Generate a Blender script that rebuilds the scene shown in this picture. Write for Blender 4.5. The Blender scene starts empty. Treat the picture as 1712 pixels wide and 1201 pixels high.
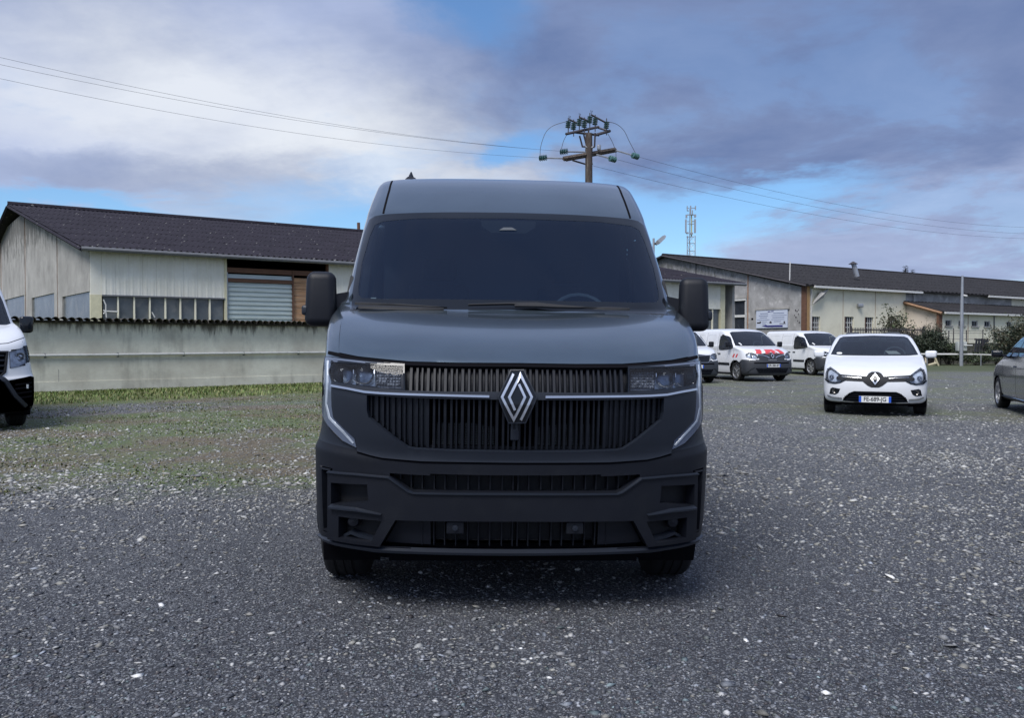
import bpy, bmesh, math, random
import numpy as np
from mathutils import Vector, Matrix
from mathutils.bvhtree import BVHTree
from mathutils.geometry import delaunay_2d_cdt
rad = math.radians
random.seed(7); RNG = np.random.default_rng(7)
SC = bpy.context.scene
COL = SC.collection

# ------------------------------------------------------------------ camera
F = 1353.0; CH = 1.30; PITCH = math.atan((600.5-574.0)/F)
cam_d = bpy.data.cameras.new('camera'); cam = bpy.data.objects.new('camera', cam_d); COL.objects.link(cam)
cam.location = (0, 0, CH); cam.rotation_euler = (math.pi/2-PITCH, 0, 0)
cam_d.sensor_width = 36; cam_d.lens = 36*F/1712; cam_d.clip_end = 6000; cam_d.clip_start = .05
SC.camera = cam

# ------------------------------------------------------------------ light
SUN_EL, SUN_AZ = 55, 210          # azimuth clockwise from +Y : behind the camera, a little left
sd = bpy.data.lights.new('sun', 'SUN'); sd.energy = 3.4; sd.angle = rad(32); sd.color = (1, .97, .94)
sun = bpy.data.objects.new('sun', sd); COL.objects.link(sun)
sdir = Vector((math.sin(rad(SUN_AZ))*math.cos(rad(SUN_EL)), math.cos(rad(SUN_AZ))*math.cos(rad(SUN_EL)), math.sin(rad(SUN_EL))))
sun.rotation_euler = sdir.to_track_quat('Z', 'Y').to_euler(); sun.location = sdir*60
SC.view_settings.view_transform = 'Standard'; SC.view_settings.look = 'None'
SC.view_settings.exposure = 0.15; SC.view_settings.gamma = 1.0; SC.view_settings.use_curve_mapping = False
SC.cycles.max_bounces = 6; SC.cycles.transparent_max_bounces = 12
SC.cycles.caustics_reflective = False; SC.cycles.caustics_refractive = False

# ------------------------------------------------------------------ sky
class NB:
    """tiny node builder"""
    def __init__(s, tree): s.t = tree; s.n = tree.nodes; s.l = tree.links
    def node(s, typ, **kw):
        n = s.n.new(typ)
        for k, v in kw.items():
            if k == 'ins':
                for i, x in v.items():
                    if x is None: continue
                    if hasattr(x, 'is_output') or isinstance(x, bpy.types.NodeSocket): s.l.new(x, n.inputs[i])
                    else: n.inputs[i].default_value = x
            else: setattr(n, k, v)
        return n
    def m(s, op, a, b=None, c=None, clamp=False):
        n = s.node('ShaderNodeMath', operation=op, use_clamp=clamp, ins={0: a, 1: b, 2: c}); return n.outputs[0]
    def mr(s, v, a, b, c=0., d=1., smooth=False):
        n = s.node('ShaderNodeMapRange', ins={0: v, 1: a, 2: b, 3: c, 4: d}); n.clamp = True
        if smooth: n.interpolation_type = 'SMOOTHSTEP'
        return n.outputs[0]
    def mix(s, f, a, b, mode='MIX'):
        n = s.node('ShaderNodeMix', data_type='RGBA', blend_type=mode); n.clamp_factor = True
        for i, x in ((0, f), (6, a), (7, b)):
            if isinstance(x, bpy.types.NodeSocket): s.l.new(x, n.inputs[i])
            else: n.inputs[i].default_value = x if i == 0 else (tuple(x)+(1,) if len(x) == 3 else x)
        return n.outputs[2]
    def noise(s, vec, scale, detail=5, rough=.5, lac=2., dist=0., out=0):
        n = s.node('ShaderNodeTexNoise', ins={'Vector': vec, 'Scale': scale, 'Detail': detail, 'Roughness': rough, 'Lacunarity': lac, 'Distortion': dist}); return n.outputs[out]

def build_world():
    w = bpy.data.worlds.new('World'); SC.world = w; w.use_nodes = True
    nt = w.node_tree; nt.nodes.clear(); b = NB(nt)
    tc = b.node('ShaderNodeTexCoord').outputs['Generated']
    sep = b.node('ShaderNodeSeparateXYZ', ins={0: tc}); X, Y, Z = sep.outputs
    zc = b.m('MAXIMUM', Z, 0.0)
    den = b.m('ADD', zc, .16)
    px = b.m('DIVIDE', X, den); py = b.m('DIVIDE', Y, den)
    P = b.node('ShaderNodeCombineXYZ', ins={0: px, 1: py, 2: 3.7}).outputs[0]
    az = b.m('ARCTAN2', X, Y); el = b.m('ARCSINE', Z)
    big = b.noise(P, .55, 6, .55); wisp = b.noise(P, 1.7, 8, .6, dist=.3); shade = b.noise(P, .9, 6, .6)
    # warped directions so that the edges of the cloud banks are ragged
    wv = b.noise(P, 1.1, 7, .62, dist=.2, out=1)
    ws = b.node('ShaderNodeSeparateColor', ins={0: wv})
    azw = b.m('ADD', az, b.m('MULTIPLY', b.m('SUBTRACT', ws.outputs[0], .5), .42))
    elw = b.m('ADD', el, b.m('MULTIPLY', b.m('SUBTRACT', ws.outputs[1], .5), .22))
    def blob(a0, e0, sa, se, soft=.55):
        da = b.m('DIVIDE', b.m('SUBTRACT', azw, a0), sa); de = b.m('DIVIDE', b.m('SUBTRACT', elw, e0), se)
        r = b.m('SQRT', b.m('ADD', b.m('MULTIPLY', da, da), b.m('MULTIPLY', de, de)))
        return b.mr(r, 1-soft, 1+soft, 1., 0., True)
    cover = b.mr(b.m('ADD', b.m('MULTIPLY', big, .6), b.m('MULTIPLY', wisp, .4)), .37, .52, 0., 1., True)
    # gaps of blue low over the horizon and high in the middle, dark bank on the right, bright cloud left
    gaps = None
    for args in ((-.17, .14, .17, .045), (.18, .15, .12, .055), (-.5, .135, .2, .022), (-.04, .43, .10, .05), (.27, .175, .13, .022), (-.02, .24, .05, .03)):
        g = blob(*args, soft=.6); gaps = g if gaps is None else b.m('MAXIMUM', gaps, g)
    cover = b.m('MULTIPLY', b.m('MAXIMUM', cover, .74), b.m('SUBTRACT', 1., b.m('MULTIPLY', gaps, .93)))
    dark = blob(.36, .32, .52, .17, .35)
    dark = b.m('MAXIMUM', dark, b.m('MULTIPLY', blob(.45, .10, .22, .045, .5), .3))
    dark = b.m('MAXIMUM', dark, b.m('MULTIPLY', blob(-.42, .185, .22, .035, .6), .5))
    dark = b.m('MAXIMUM', dark, b.m('MULTIPLY', blob(-.55, .40, .30, .10, .6), .45))
    gen = b.mr(shade, .40, .66, 0., .55, True)
    dk = b.m('MAXIMUM', b.m('MULTIPLY', gen, .75), dark)
    dk = b.m('ADD', b.m('MULTIPLY', dk, .85), b.m('MULTIPLY', b.m('SUBTRACT', wisp, .5), .9), clamp=True)
    bright = b.m('MAXIMUM', blob(-.14, .23, .30, .09, .8), b.m('MULTIPLY', blob(-.40, .29, .22, .07, .8), .85))
    brc = b.mix(bright, (.46, .54, .77), (.82, .86, .92))
    cloud = b.mix(dk, brc, (.145, .212, .41))
    # brighter band under the dark bank
    sky = b.node('ShaderNodeTexSky', sky_type='NISHITA'); sky.sun_disc = False
    sky.sun_elevation = rad(SUN_EL); sky.sun_rotation = rad(SUN_AZ); sky.air_density = 1.1; sky.dust_density = .1; sky.ozone_density = 4.
    bg1 = b.node('ShaderNodeBackground', ins={0: b.mix(1., sky.outputs[0], (.74, .95, 1.12), 'MULTIPLY'), 1: .12})
    bg2 = b.node('ShaderNodeBackground', ins={0: cloud, 1: .92})
    mx = b.node('ShaderNodeMixShader', ins={0: cover, 1: bg1.outputs[0], 2: bg2.outputs[0]})
    out = b.node('ShaderNodeOutputWorld', ins={0: mx.outputs[0]})
build_world()

# ------------------------------------------------------------------ materials
MATS = {}
def mat(name, color=(.5, .5, .5), rough=.6, metal=0., coat=0., var=0., vscale=8., bump=0., bscale=60., dirt=None, dscale=1.5, damt=.5, spec=.5, emit=None, stretch=(1, 1, 1), flake=0.):
    if name in MATS: return MATS[name]
    m = bpy.data.materials.new(name); m.use_nodes = True; MATS[name] = m
    nt = m.node_tree; b = NB(nt); p = nt.nodes['Principled BSDF']
    p.inputs['Roughness'].default_value = rough; p.inputs['Metallic'].default_value = metal
    p.inputs['Coat Weight'].default_value = coat; p.inputs['Coat Roughness'].default_value = .06
    p.inputs['Specular IOR Level'].default_value = spec
    co = b.node('ShaderNodeTexCoord').outputs['Object']
    mp = b.node('ShaderNodeMapping', ins={0: co, 3: stretch}).outputs[0]
    c = None
    if var:
        n = b.noise(mp, vscale, 6, .6)
        f = b.mr(n, .3, .7)
        lo = tuple(max(0, x*(1-var)) for x in color); hi = tuple(min(1, x*(1+var)) for x in color)
        c = b.mix(f, lo, hi)
    if dirt:
        n = b.noise(mp, dscale, 7, .65)
        f = b.m('MULTIPLY', b.mr(n, .48, .68, 0., 1., True), damt)
        c = b.mix(f, c if c is not None else color, dirt)
    if c is None: p.inputs['Base Color'].default_value = tuple(color)+(1,)
    else: nt.links.new(c, p.inputs['Base Color'])
    if bump:
        n = b.noise(co, bscale, 4, .6)
        bn = b.node('ShaderNodeBump', ins={'Strength': bump, 'Distance': .01, 'Height': n})
        nt.links.new(bn.outputs[0], p.inputs['Normal'])
    if emit: p.inputs['Emission Color'].default_value = tuple(emit)+(1,); p.inputs['Emission Strength'].default_value = 1
    return m

def glass_mat(name, tint=(.30, .36, .40), rough=.02, ior=1.52, body=0.12, bcol=(.01, .014, .02)):
    if name in MATS: return MATS[name]
    m = bpy.data.materials.new(name); m.use_nodes = True; MATS[name] = m
    nt = m.node_tree; nt.nodes.clear(); b = NB(nt)
    tr = b.node('ShaderNodeBsdfTransparent', ins={0: tint+(1,)})
    df = b.node('ShaderNodeBsdfDiffuse', ins={0: bcol+(1,)})
    m0 = b.node('ShaderNodeMixShader', ins={0: body, 1: tr.outputs[0], 2: df.outputs[0]})
    gl = b.node('ShaderNodeBsdfGlossy', ins={0: (1, 1, 1, 1), 1: rough})
    fr = b.node('ShaderNodeFresnel', ins={0: ior})
    m1 = b.node('ShaderNodeMixShader', ins={0: fr.outputs[0], 1: m0.outputs[0], 2: gl.outputs[0]})
    b.node('ShaderNodeOutputMaterial', ins={0: m1.outputs[0]})
    return m

M_PAINT = mat('grey_blue_metallic_paint', (.108, .146, .182), .18, .75, coat=.8, var=.08, vscale=3)
M_WHITE = mat('white_car_paint', (.72, .74, .77), .35, 0, coat=.6, var=.03, vscale=2, dirt=(.5, .5, .48), dscale=2.5, damt=.15)
M_DGREY = mat('dark_grey_car_paint', (.05, .068, .105), .22, .35, coat=1.)
M_PLAST = mat('dark_grained_plastic', (.0045, .006, .011), .5, 0, spec=.35, bump=.12, bscale=900, var=.12, vscale=5, dirt=(.012, .014, .018), dscale=6, damt=.35)
M_PLAST2 = mat('mid_grey_plastic', (.0105, .0145, .0235), .42, 0, bump=.1, bscale=900, var=.10, vscale=4)
M_BPLAST = mat('grey_bumper_plastic', (.030, .034, .042), .55, 0, bump=.2, bscale=400, var=.2, vscale=4)
M_BLACK = mat('matt_black', (.008, .009, .012), .7)
M_VOID = mat('deep_black', (.004, .004, .006), .9, spec=.1)
M_GLOSSB = mat('gloss_black', (.006, .008, .012), .10, 0, coat=.15, spec=.4)
M_CHROME = mat('satin_chrome', (.62, .63, .66), .22, 1.)
M_SILVER = mat('bright_silver', (.78, .8, .83), .30, 1.)
M_ALU = mat('grey_fins', (.10, .11, .12), .5, .6)
M_RIM = mat('silver_wheel', (.45, .46, .48), .35, .8, var=.15, vscale=20)
M_TYRE = mat('tyre_rubber', (.006, .0065, .008), .8, 0, var=.3, vscale=30, bump=.3, bscale=200)
M_LENS = glass_mat('clear_lens', (.80, .84, .90), .03, 1.27, .05, (.2, .2, .22))
M_GLASS = glass_mat('tinted_windscreen', (.50, .60, .66), .015, 1.38, .34, (.004, .015, .046))
M_GLASSC = glass_mat('car_window_glass', (.55, .62, .64), .02, 1.5, .30, (.03, .038, .055))
M_LAMPW = mat('lamp_reflector', (.20, .215, .245), .7, .3, var=.25, vscale=60, bump=.5, bscale=120)
M_LAMPD = mat('lamp_dark_bowl', (.20, .235, .28), .25, .6, var=.4, vscale=30)
M_DRL = mat('frosted_light_guide', (.10, .125, .18), .25, 0, coat=.8, var=.1, vscale=9)
M_PLATE = mat('plate_white', (.72, .73, .72), .4)
M_BLUE = mat('plate_blue', (.02, .09, .5), .4)
M_INK = mat('plate_black_ink', (.01, .01, .012), .5)
M_RED = mat('red_reflective_tape', (.60, .06, .07), .4)
M_SEAT = mat('seat_fabric', (.05, .055, .065), .85, var=.2, vscale=20)
M_LAMPB = mat('bright_lamp_bowl', (.66, .70, .78), .35, .15, var=.35, vscale=18, bump=.5, bscale=60)
M_DASH = mat('dashboard', (.12, .15, .19), .6)
M_PAPER = mat('paper', (.7, .72, .72), .7)
M_AMBER = mat('fog_bowl', (.18, .17, .16), .2, .6)

# ------------------------------------------------------------------ object helpers
def link(name, me, m=None, parent=None):
    if m is not None and not me.materials: me.materials.append(m)
    o = bpy.data.objects.new(name, me); COL.objects.link(o)
    if parent is not None: o.parent = parent
    return o
def thing(name, label, cat, loc=(0, 0, 0), rot=(0, 0, 0), group=None):
    o = bpy.data.objects.new(name, None); COL.objects.link(o); o.location = loc; o.rotation_euler = rot
    o.empty_display_size = .2
    tag(o, label, cat, group); return o
def tag(o, label=None, cat=None, group=None, kind=None):
    if label: o['label'] = label
    if cat: o['category'] = cat
    if group: o['group'] = group
    if kind: o['kind'] = kind
    return o
class MB:
    def __init__(s): s.v = []; s.f = []
    def add(s, vs, fs):
        k = len(s.v); s.v += [tuple(p) for p in vs]; s.f += [tuple(i+k for i in f) for f in fs]; return s
    def box(s, x0, x1, y0, y1, z0, z1, M=None):
        vs = [(x, y, z) for x in (x0, x1) for y in (y0, y1) for z in (z0, z1)]
        if M is not None: vs = [M @ Vector(p) for p in vs]
        return s.add(vs, [(0, 1, 3, 2), (4, 6, 7, 5), (0, 4, 5, 1), (2, 3, 7, 6), (0, 2, 6, 4), (1, 5, 7, 3)])
    def prism(s, base, top):
        n = len(base); s.add(list(base)+list(top), [tuple(range(n))[::-1], tuple(range(n, 2*n))]+[(i, (i+1) % n, n+(i+1) % n, n+i) for i in range(n)]); return s
    def slab(s, A, B, z0, z1, o0, o1):
        """vertical slab from plan point A to B; offsets o are towards the camera side (right of A->B)"""
        A = Vector(A[:2]); B = Vector(B[:2]); d = (B-A).normalized(); n = Vector((d.y, -d.x))
        if isinstance(z0, (int, float)): z0 = (z0, z0)
        if isinstance(z1, (int, float)): z1 = (z1, z1)
        p = [A+n*o0, B+n*o0, B+n*o1, A+n*o1]
        return s.prism([(p[0].x, p[0].y, z0[0]), (p[1].x, p[1].y, z0[1]), (p[2].x, p[2].y, z0[1]), (p[3].x, p[3].y, z0[0])],
                       [(p[0].x, p[0].y, z1[0]), (p[1].x, p[1].y, z1[1]), (p[2].x, p[2].y, z1[1]), (p[3].x, p[3].y, z1[0])])
    def tube(s, pts, r, n=8, cap=True, closed=False):
        pts = [Vector(p) for p in pts]; k = len(s.v); N = len(pts)
        rs = r if isinstance(r, (list, tuple)) else [r]*N
        up = Vector((0, 0, 1)); prev = None
        for i, p in enumerate(pts):
            if closed: d = pts[(i+1) % N]-pts[i-1]
            else: d = pts[min(i+1, N-1)]-pts[max(i-1, 0)]
            d.normalize()
            a = prev if prev is not None else (up if abs(d.z) < .9 else Vector((1, 0, 0)))
            a = (a-d*a.dot(d)).normalized(); prev = a; c = d.cross(a)
            for j in range(n):
                t = 2*math.pi*j/n; q = p+(a*math.cos(t)+c*math.sin(t))*rs[i]; s.v.append(tuple(q))
        M_ = N if closed else N-1
        for i in range(M_):
            for j in range(n):
                i2 = (i+1) % N
                s.f.append((k+i*n+j, k+i*n+(j+1) % n, k+i2*n+(j+1) % n, k+i2*n+j))
        if cap and not closed:
            s.f.append(tuple(k+j for j in range(n))[::-1]); s.f.append(tuple(k+(N-1)*n+j for j in range(n)))
        return s
    def lathe(s, prof, axis='x', origin=(0, 0, 0), n=32):
        """prof: (along axis, radius)"""
        k = len(s.v); o = Vector(origin); m = len(prof)
        for j in range(n):
            t = 2*math.pi*j/n; c, q = math.cos(t), math.sin(t)
            for a, r in prof:
                p = {'x': (a, r*c, r*q), 'y': (r*c, a, r*q), 'z': (r*c, r*q, a)}[axis]; s.v.append(tuple(o+Vector(p)))
        for j in range(n):
            j2 = (j+1) % n
            for i in range(m-1): s.f.append((k+j*m+i, k+j2*m+i, k+j2*m+i+1, k+j*m+i+1))
        return s
    def build(s, name, m=None, parent=None, smooth=False, sharp=None):
        me = bpy.data.meshes.new(name); me.from_pydata(s.v, [], s.f); fix(me)
        if smooth or sharp:
            me.shade_smooth()
            me.set_sharp_from_angle(angle=rad(sharp or 35))
        return link(name, me, m, parent)
def fix(me):
    bm = bmesh.new(); bm.from_mesh(me); bmesh.ops.recalc_face_normals(bm, faces=bm.faces); bm.to_mesh(me); bm.free(); me.update()
def rbox(name, m, parent, size, loc=(0, 0, 0), rot=(0, 0, 0), bev=.03, seg=3, taper=None):
    bm = bmesh.new(); bmesh.ops.create_cube(bm, size=1)
    for v in bm.verts:
        v.co = Vector((v.co.x*size[0], v.co.y*size[1], v.co.z*size[2]))
        if taper: taper(v)
    bmesh.ops.bevel(bm, geom=bm.edges[:], offset=bev, segments=seg, profile=.5, affect='EDGES')
    M = Matrix.Translation(loc) @ __import__('mathutils').Euler(rot).to_matrix().to_4x4()
    bmesh.ops.transform(bm, matrix=M, verts=bm.verts)
    me = bpy.data.meshes.new(name); bm.to_mesh(me); bm.free(); me.shade_smooth(); me.set_sharp_from_angle(angle=rad(50))
    return link(name, me, m, parent)
def text_obj(name, s, size, m, parent, M, extrude=.001, sx=1., font_bold=False):
    cu = bpy.data.curves.new(name, 'FONT'); cu.body = s; cu.size = size; cu.extrude = extrude; cu.align_x = 'CENTER'; cu.align_y = 'CENTER'
    cu.offset = size*.012 if font_bold else 0
    tmp = bpy.data.objects.new(name, cu); COL.objects.link(tmp); bpy.context.view_layer.update()
    me = bpy.data.meshes.new_from_object(tmp.evaluated_get(bpy.context.evaluated_depsgraph_get()))
    bpy.data.objects.remove(tmp); bpy.data.curves.remove(cu)
    me.transform(M @ Matrix.Diagonal((sx, 1, 1, 1))); me.materials.clear()
    me.name = name
    return link(name, me, m, parent)

# photo measurement -> world point at a chosen depth D (metres in front of the camera)
def P3(px, py, D):
    t = math.tan(PITCH); q = (600.5-py)/F; Z = D*(q-t)/(1+q*t)
    dc = D*math.cos(PITCH)-Z*math.sin(PITCH)
    return Vector(((px-856)/F*dc, D, CH+Z))
def ray(px, py):
    R = cam.rotation_euler.to_matrix()
    return Vector((0, 0, CH)), (R @ Vector(((px-856)/F, -(py-600.5)/F, -1))).normalized()
def plan_at(A, B, px, off=0.):
    """point on plan line A-B seen at column px"""
    k = (px-856)/F; A = Vector(A[:2]); B = Vector(B[:2]); d = B-A
    if off: n = Vector((d.y, -d.x)).normalized()*off; A = A+n; B = B+n
    t = (k*A.y-A.x)/(d.x-k*d.y); return A+d*t

def inpoly(x, y, poly):
    x = np.asarray(x, float); y = np.asarray(y, float); r = np.zeros(x.shape, bool); n = len(poly)
    for i in range(n):
        x0, y0 = poly[i]; x1, y1 = poly[(i+1) % n]
        if y0 == y1: continue
        c = ((y0 > y) != (y1 > y)); xi = (x1-x0)*(y-y0)/(y1-y0)+x0
        r ^= c & (x < xi)
    return r
def resample(pl, s, closed=True):
    out = []; n = len(pl)
    for i in range(n if closed else n-1):
        a = Vector(pl[i]); c = Vector(pl[(i+1) % n]); L = (c-a).length; k = max(1, int(math.ceil(L/s)))
        for j in range(k): out.append(tuple(a.lerp(c, j/k)))
    if not closed: out.append(tuple(pl[-1]))
    return out
def smooth_poly(pl, it=2, closed=True):
    for _ in range(it):
        n = len(pl); o = []
        for i in range(n if closed else n-1):
            a = Vector(pl[i]); c = Vector(pl[(i+1) % n]); o += [tuple(a.lerp(c, .25)), tuple(a.lerp(c, .75))]
        if not closed: o = [pl[0]]+o+[pl[-1]]
        pl = o
    return pl
def inset(poly, d):
    """move a closed outline inwards by d (vertex normals)"""
    n = len(poly); A = sum(poly[i][0]*poly[(i+1) % n][1]-poly[(i+1) % n][0]*poly[i][1] for i in range(n)); s = 1 if A > 0 else -1
    o = []
    for i in range(n):
        p = Vector(poly[i]); a = (p-Vector(poly[i-1])); c = (Vector(poly[(i+1) % n])-p)
        if a.length < 1e-6 or c.length < 1e-6: o.append(tuple(p)); continue
        a.normalize(); c.normalize(); na = Vector((-a.y, a.x))*s; nc = Vector((-c.y, c.x))*s
        m_ = na+nc
        if m_.length < 1e-4: m_ = na
        m_.normalize(); k = d/max(.45, m_.dot(na)); o.append(tuple(p+m_*k))
    return o
def mirx(pl): return [(-x, z) for x, z in pl][::-1]

# ------------------------------------------------------------------ vehicle skin
def pchip(Yv, sub):
    Yv = np.asarray(Yv, float); n = len(Yv); d = np.diff(Yv, axis=0); m_ = np.zeros_like(Yv)
    m_[1:-1] = np.where(d[:-1]*d[1:] > 0, 2*d[:-1]*d[1:]/(d[:-1]+d[1:]+1e-12), 0); m_[0] = d[0]; m_[-1] = d[-1]
    out = []; idx = []
    for i in range(n-1):
        for j in range(sub):
            t = j/sub; out.append((2*t**3-3*t**2+1)*Yv[i]+(t**3-2*t**2+t)*m_[i]+(-2*t**3+3*t**2)*Yv[i+1]+(t**3-t**2)*m_[i+1]); idx.append(i+t)
    out.append(Yv[-1]); idx.append(n-1); return np.array(out), np.array(idx)
class Skin:
    def __init__(s, rows, rear, sub=6, nt=34, ns=60, bulge=0.0):
        R, s.ridx = pchip(rows, sub); nr = len(R); V = []
        for (yc, zc, w, zs, cr, n) in R:
            th = np.linspace(0, math.pi/2, 300); sx = np.sin(th)**(2/n); cx = np.cos(th)**(2/n)
            x = w*sx; y = yc+cr*(1-cx)
            L = np.r_[0, np.cumsum(np.hypot(np.diff(x), np.diff(y)))]; u = np.linspace(0, L[-1], nt)
            x = np.interp(u, L, x); y = np.interp(u, L, y); y += bulge*w*(x/w)**2
            z = zc+(zs-zc)*(x/w)**2.4
            ysd = np.linspace(y[-1], max(rear, y[-1]+.002), ns+1)[1:]
            x = np.r_[x, np.full(ns, w)]; y = np.r_[y, ysd]; z = np.r_[z, np.full(ns, zs)]
            V.append(np.stack([np.r_[-x[:0:-1], x], np.r_[y[:0:-1], y], np.r_[z[:0:-1], z]], 1))
        V = np.array(V); s.nr, s.nc = V.shape[:2]; s.V = V.reshape(-1, 3)
        i, j = np.meshgrid(np.arange(s.nr-1), np.arange(s.nc-1), indexing='ij'); a = (i*s.nc+j).ravel()
        s.Q = np.stack([a, a+1, a+s.nc+1, a+s.nc], 1)
        s.qrow = s.ridx[i.ravel()]
        k = np.arange(s.nr-1)*s.nc
        back = np.stack([k, k+s.nc, k+2*s.nc-1, k+s.nc-1], 1)   # rear closure
        s.Q = np.r_[s.Q, back]; s.qrow = np.r_[s.qrow, s.ridx[:-1]]
        s.isback = np.r_[np.zeros(len(a), bool), np.ones(len(back), bool)]
        T = np.r_[s.Q[:, [0, 1, 2]], s.Q[:, [0, 2, 3]]]; s.T = T
        fn = np.cross(s.V[T[:, 1]]-s.V[T[:, 0]], s.V[T[:, 2]]-s.V[T[:, 0]])
        fb = fn.copy(); nb = np.r_[s.isback, s.isback]; fb[nb] = 0
        N = np.zeros_like(s.V)
        for c in range(3): np.add.at(N, T[:, c], fb)
        N /= (np.linalg.norm(N, axis=1, keepdims=True)+1e-12)
        cf = s.V[T].mean(1); out = cf-np.array([0, rear*.5, .8])
        if (fn*out).sum() < 0: N = -N
        s.N = N
        s.cen = s.V[s.Q].mean(1); s.cn = N[s.Q].mean(1)
        s.bvh = BVHTree.FromPolygons([tuple(p) for p in s.V], [tuple(int(q) for q in t) for t in T])
        s.dead = np.zeros(len(s.Q), bool); s.rear = rear; s.off = {}
    def _hit(s, loc, idx):
        t = s.T[idx]; a, b_, c = s.V[t]; p = np.array(loc); v0 = b_-a; v1 = c-a; v2 = p-a
        d00 = v0@v0; d01 = v0@v1; d11 = v1@v1; d20 = v2@v0; d21 = v2@v1; de = d00*d11-d01*d01+1e-18
        v = (d11*d20-d01*d21)/de; w = (d00*d21-d01*d20)/de; n = s.N[t[0]]*(1-v-w)+s.N[t[1]]*v+s.N[t[2]]*w
        return Vector(loc), Vector(n).normalized()
    def at(s, mode, p):
        if mode == 'F': o, d, q = (p[0], -3, p[1]), (0, 1, 0), (p[0], .3, p[1])
        elif mode == 'R': o, d, q = (4, p[0], p[1]), (-1, 0, 0), (1, p[0], p[1])
        elif mode == 'L': o, d, q = (-4, p[0], p[1]), (1, 0, 0), (-1, p[0], p[1])
        elif mode == 'T': o, d, q = (p[0], p[1], 6), (0, 0, -1), (p[0], p[1], 2)
        loc, n, i, _ = s.bvh.ray_cast(Vector(o), Vector(d), 20)
        if loc is None or (mode == 'F' and loc.y > 3): loc, n, i, _ = s.bvh.find_nearest(Vector(q))
        return s._hit(loc, i)
    def px(s, M, px, py):
        """photo pixel -> front coordinates (x, z) on this skin"""
        o, d = ray(px, py); Mi = M.inverted(); o = Mi @ o; d = (Mi.to_3x3() @ d).normalized()
        loc, n, i, _ = s.bvh.ray_cast(o, d, 60)
        if loc is None:
            best = None
            for k in np.linspace(2, 20, 180):
                q = o+d*k; l2, _, _, ds = s.bvh.find_nearest(q)
                if best is None or ds < best[0]: best = (ds, l2)
            loc = best[1]
        return (loc.x, loc.z)
    def cut(s, mode, poly):
        V = s.V
        if mode == 'F': a, b_ = V[:, 0], V[:, 2]; ok = s.cn[:, 1] < -.12
        elif mode == 'R': a, b_ = V[:, 1], V[:, 2]; ok = s.cn[:, 0] > .35
        elif mode == 'L': a, b_ = V[:, 1], V[:, 2]; ok = s.cn[:, 0] < -.35
        elif mode == 'T': a, b_ = V[:, 0], V[:, 1]; ok = s.cn[:, 2] > .35
        ins = inpoly(a, b_, poly); s.dead |= ins[s.Q].any(1) & ok & ~s.isback
    def arch(s, y, z, r):
        c = s.V[:, 1:3]-np.array([y, z]); ins = (c**2).sum(1) < r*r
        s.dead |= ins[s.Q].any(1) & (np.abs(s.cen[:, 0]) > .5) & (np.abs(s.cn[:, 0]) > .3)
    def part(s, name, m, parent, sel=None, lift=0.):
        keep = ~s.dead
        if sel is not None: keep &= sel; s.dead |= sel
        Q = s.Q[keep]; u, inv = np.unique(Q, return_inverse=True); Q = inv.reshape(Q.shape)
        V = s.V[u]+s.N[u]*lift
        me = bpy.data.meshes.new(name); me.from_pydata(V.tolist(), [], Q.tolist()); me.shade_smooth()
        me.normals_split_custom_set_from_vertices([tuple(n) for n in s.N[u]])
        return link(name, me, m, parent)
    def patch(s, name, m, parent, mode, outline, holes=(), off=.005, th=.02, grid=.03, disp=None):
        o2 = resample(outline, grid); hs = [resample(h, grid) for h in holes]
        pts = list(o2); edges = [(i, (i+1) % len(o2)) for i in range(len(o2))]
        for h in hs:
            k = len(pts); pts += h; edges += [(k+i, k+(i+1) % len(h)) for i in range(len(h))]
        nb = len(pts); arr = np.array(o2); x0, z0 = arr.min(0); x1, z1 = arr.max(0)
        gx, gz = np.meshgrid(np.arange(x0+grid/2, x1, grid), np.arange(z0+grid/2, z1, grid)); gx = gx.ravel(); gz = gz.ravel()
        ins = inpoly(gx, gz, o2)
        for h in hs: ins &= ~inpoly(gx, gz, h)
        gx = gx[ins]; gz = gz[ins]
        bd = np.array(pts)
        if len(gx):
            dd = np.min((gx[:, None]-bd[None, :, 0])**2+(gz[:, None]-bd[None, :, 1])**2, 1); k = dd > (grid*.45)**2
            pts += list(zip(gx[k], gz[k]))
        vo, eo, fo, ov, oe, of = delaunay_2d_cdt([Vector(p) for p in pts], edges, [], 0, 1e-6)
        vo = np.array([tuple(v) for v in vo]); fo = [f for f in fo if len(f) == 3]
        if not fo: return None
        cf = vo[np.array(fo)].mean(1); k = inpoly(cf[:, 0], cf[:, 1], o2)
        for h in hs: k &= ~inpoly(cf[:, 0], cf[:, 1], h)
        fo = [f for f, kk in zip(fo, k) if kk]
        loc = []; nor = []
        for p in vo:
            l, n = s.at(mode, p); e = off+(disp(p[0], p[1]) if disp else 0); loc.append(l+n*e); nor.append(n)
        cnt = {}
        for f in fo:
            for i in range(3):
                a, c = f[i], f[(i+1) % 3]; cnt[(a, c)] = cnt.get((a, c), 0)+1
        # orient faces outwards
        f0 = fo[0]; nn = (loc[f0[1]]-loc[f0[0]]).cross(loc[f0[2]]-loc[f0[0]])
        if nn.dot(nor[f0[0]]) < 0: fo = [f[::-1] for f in fo]; cnt = {(c, a): v for (a, c), v in cnt.items()}
        V = [tuple(l) for l in loc]; FN = list(fo); cn_ = [tuple(n) for n in nor]
        for (a, c), v in cnt.items():
            if (c, a) in cnt: continue
            k = len(V); V += [tuple(loc[a]), tuple(loc[c]), tuple(loc[c]-nor[c]*th), tuple(loc[a]-nor[a]*th)]
            FN.append((k+3, k+2, k+1, k)[::1] if True else None)
            sn = (loc[c]-loc[a]).cross(nor[a]).normalized(); cn_ += [tuple(sn)]*4
        me = bpy.data.meshes.new(name); me.from_pydata(V, [], FN); me.shade_smooth()
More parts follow.
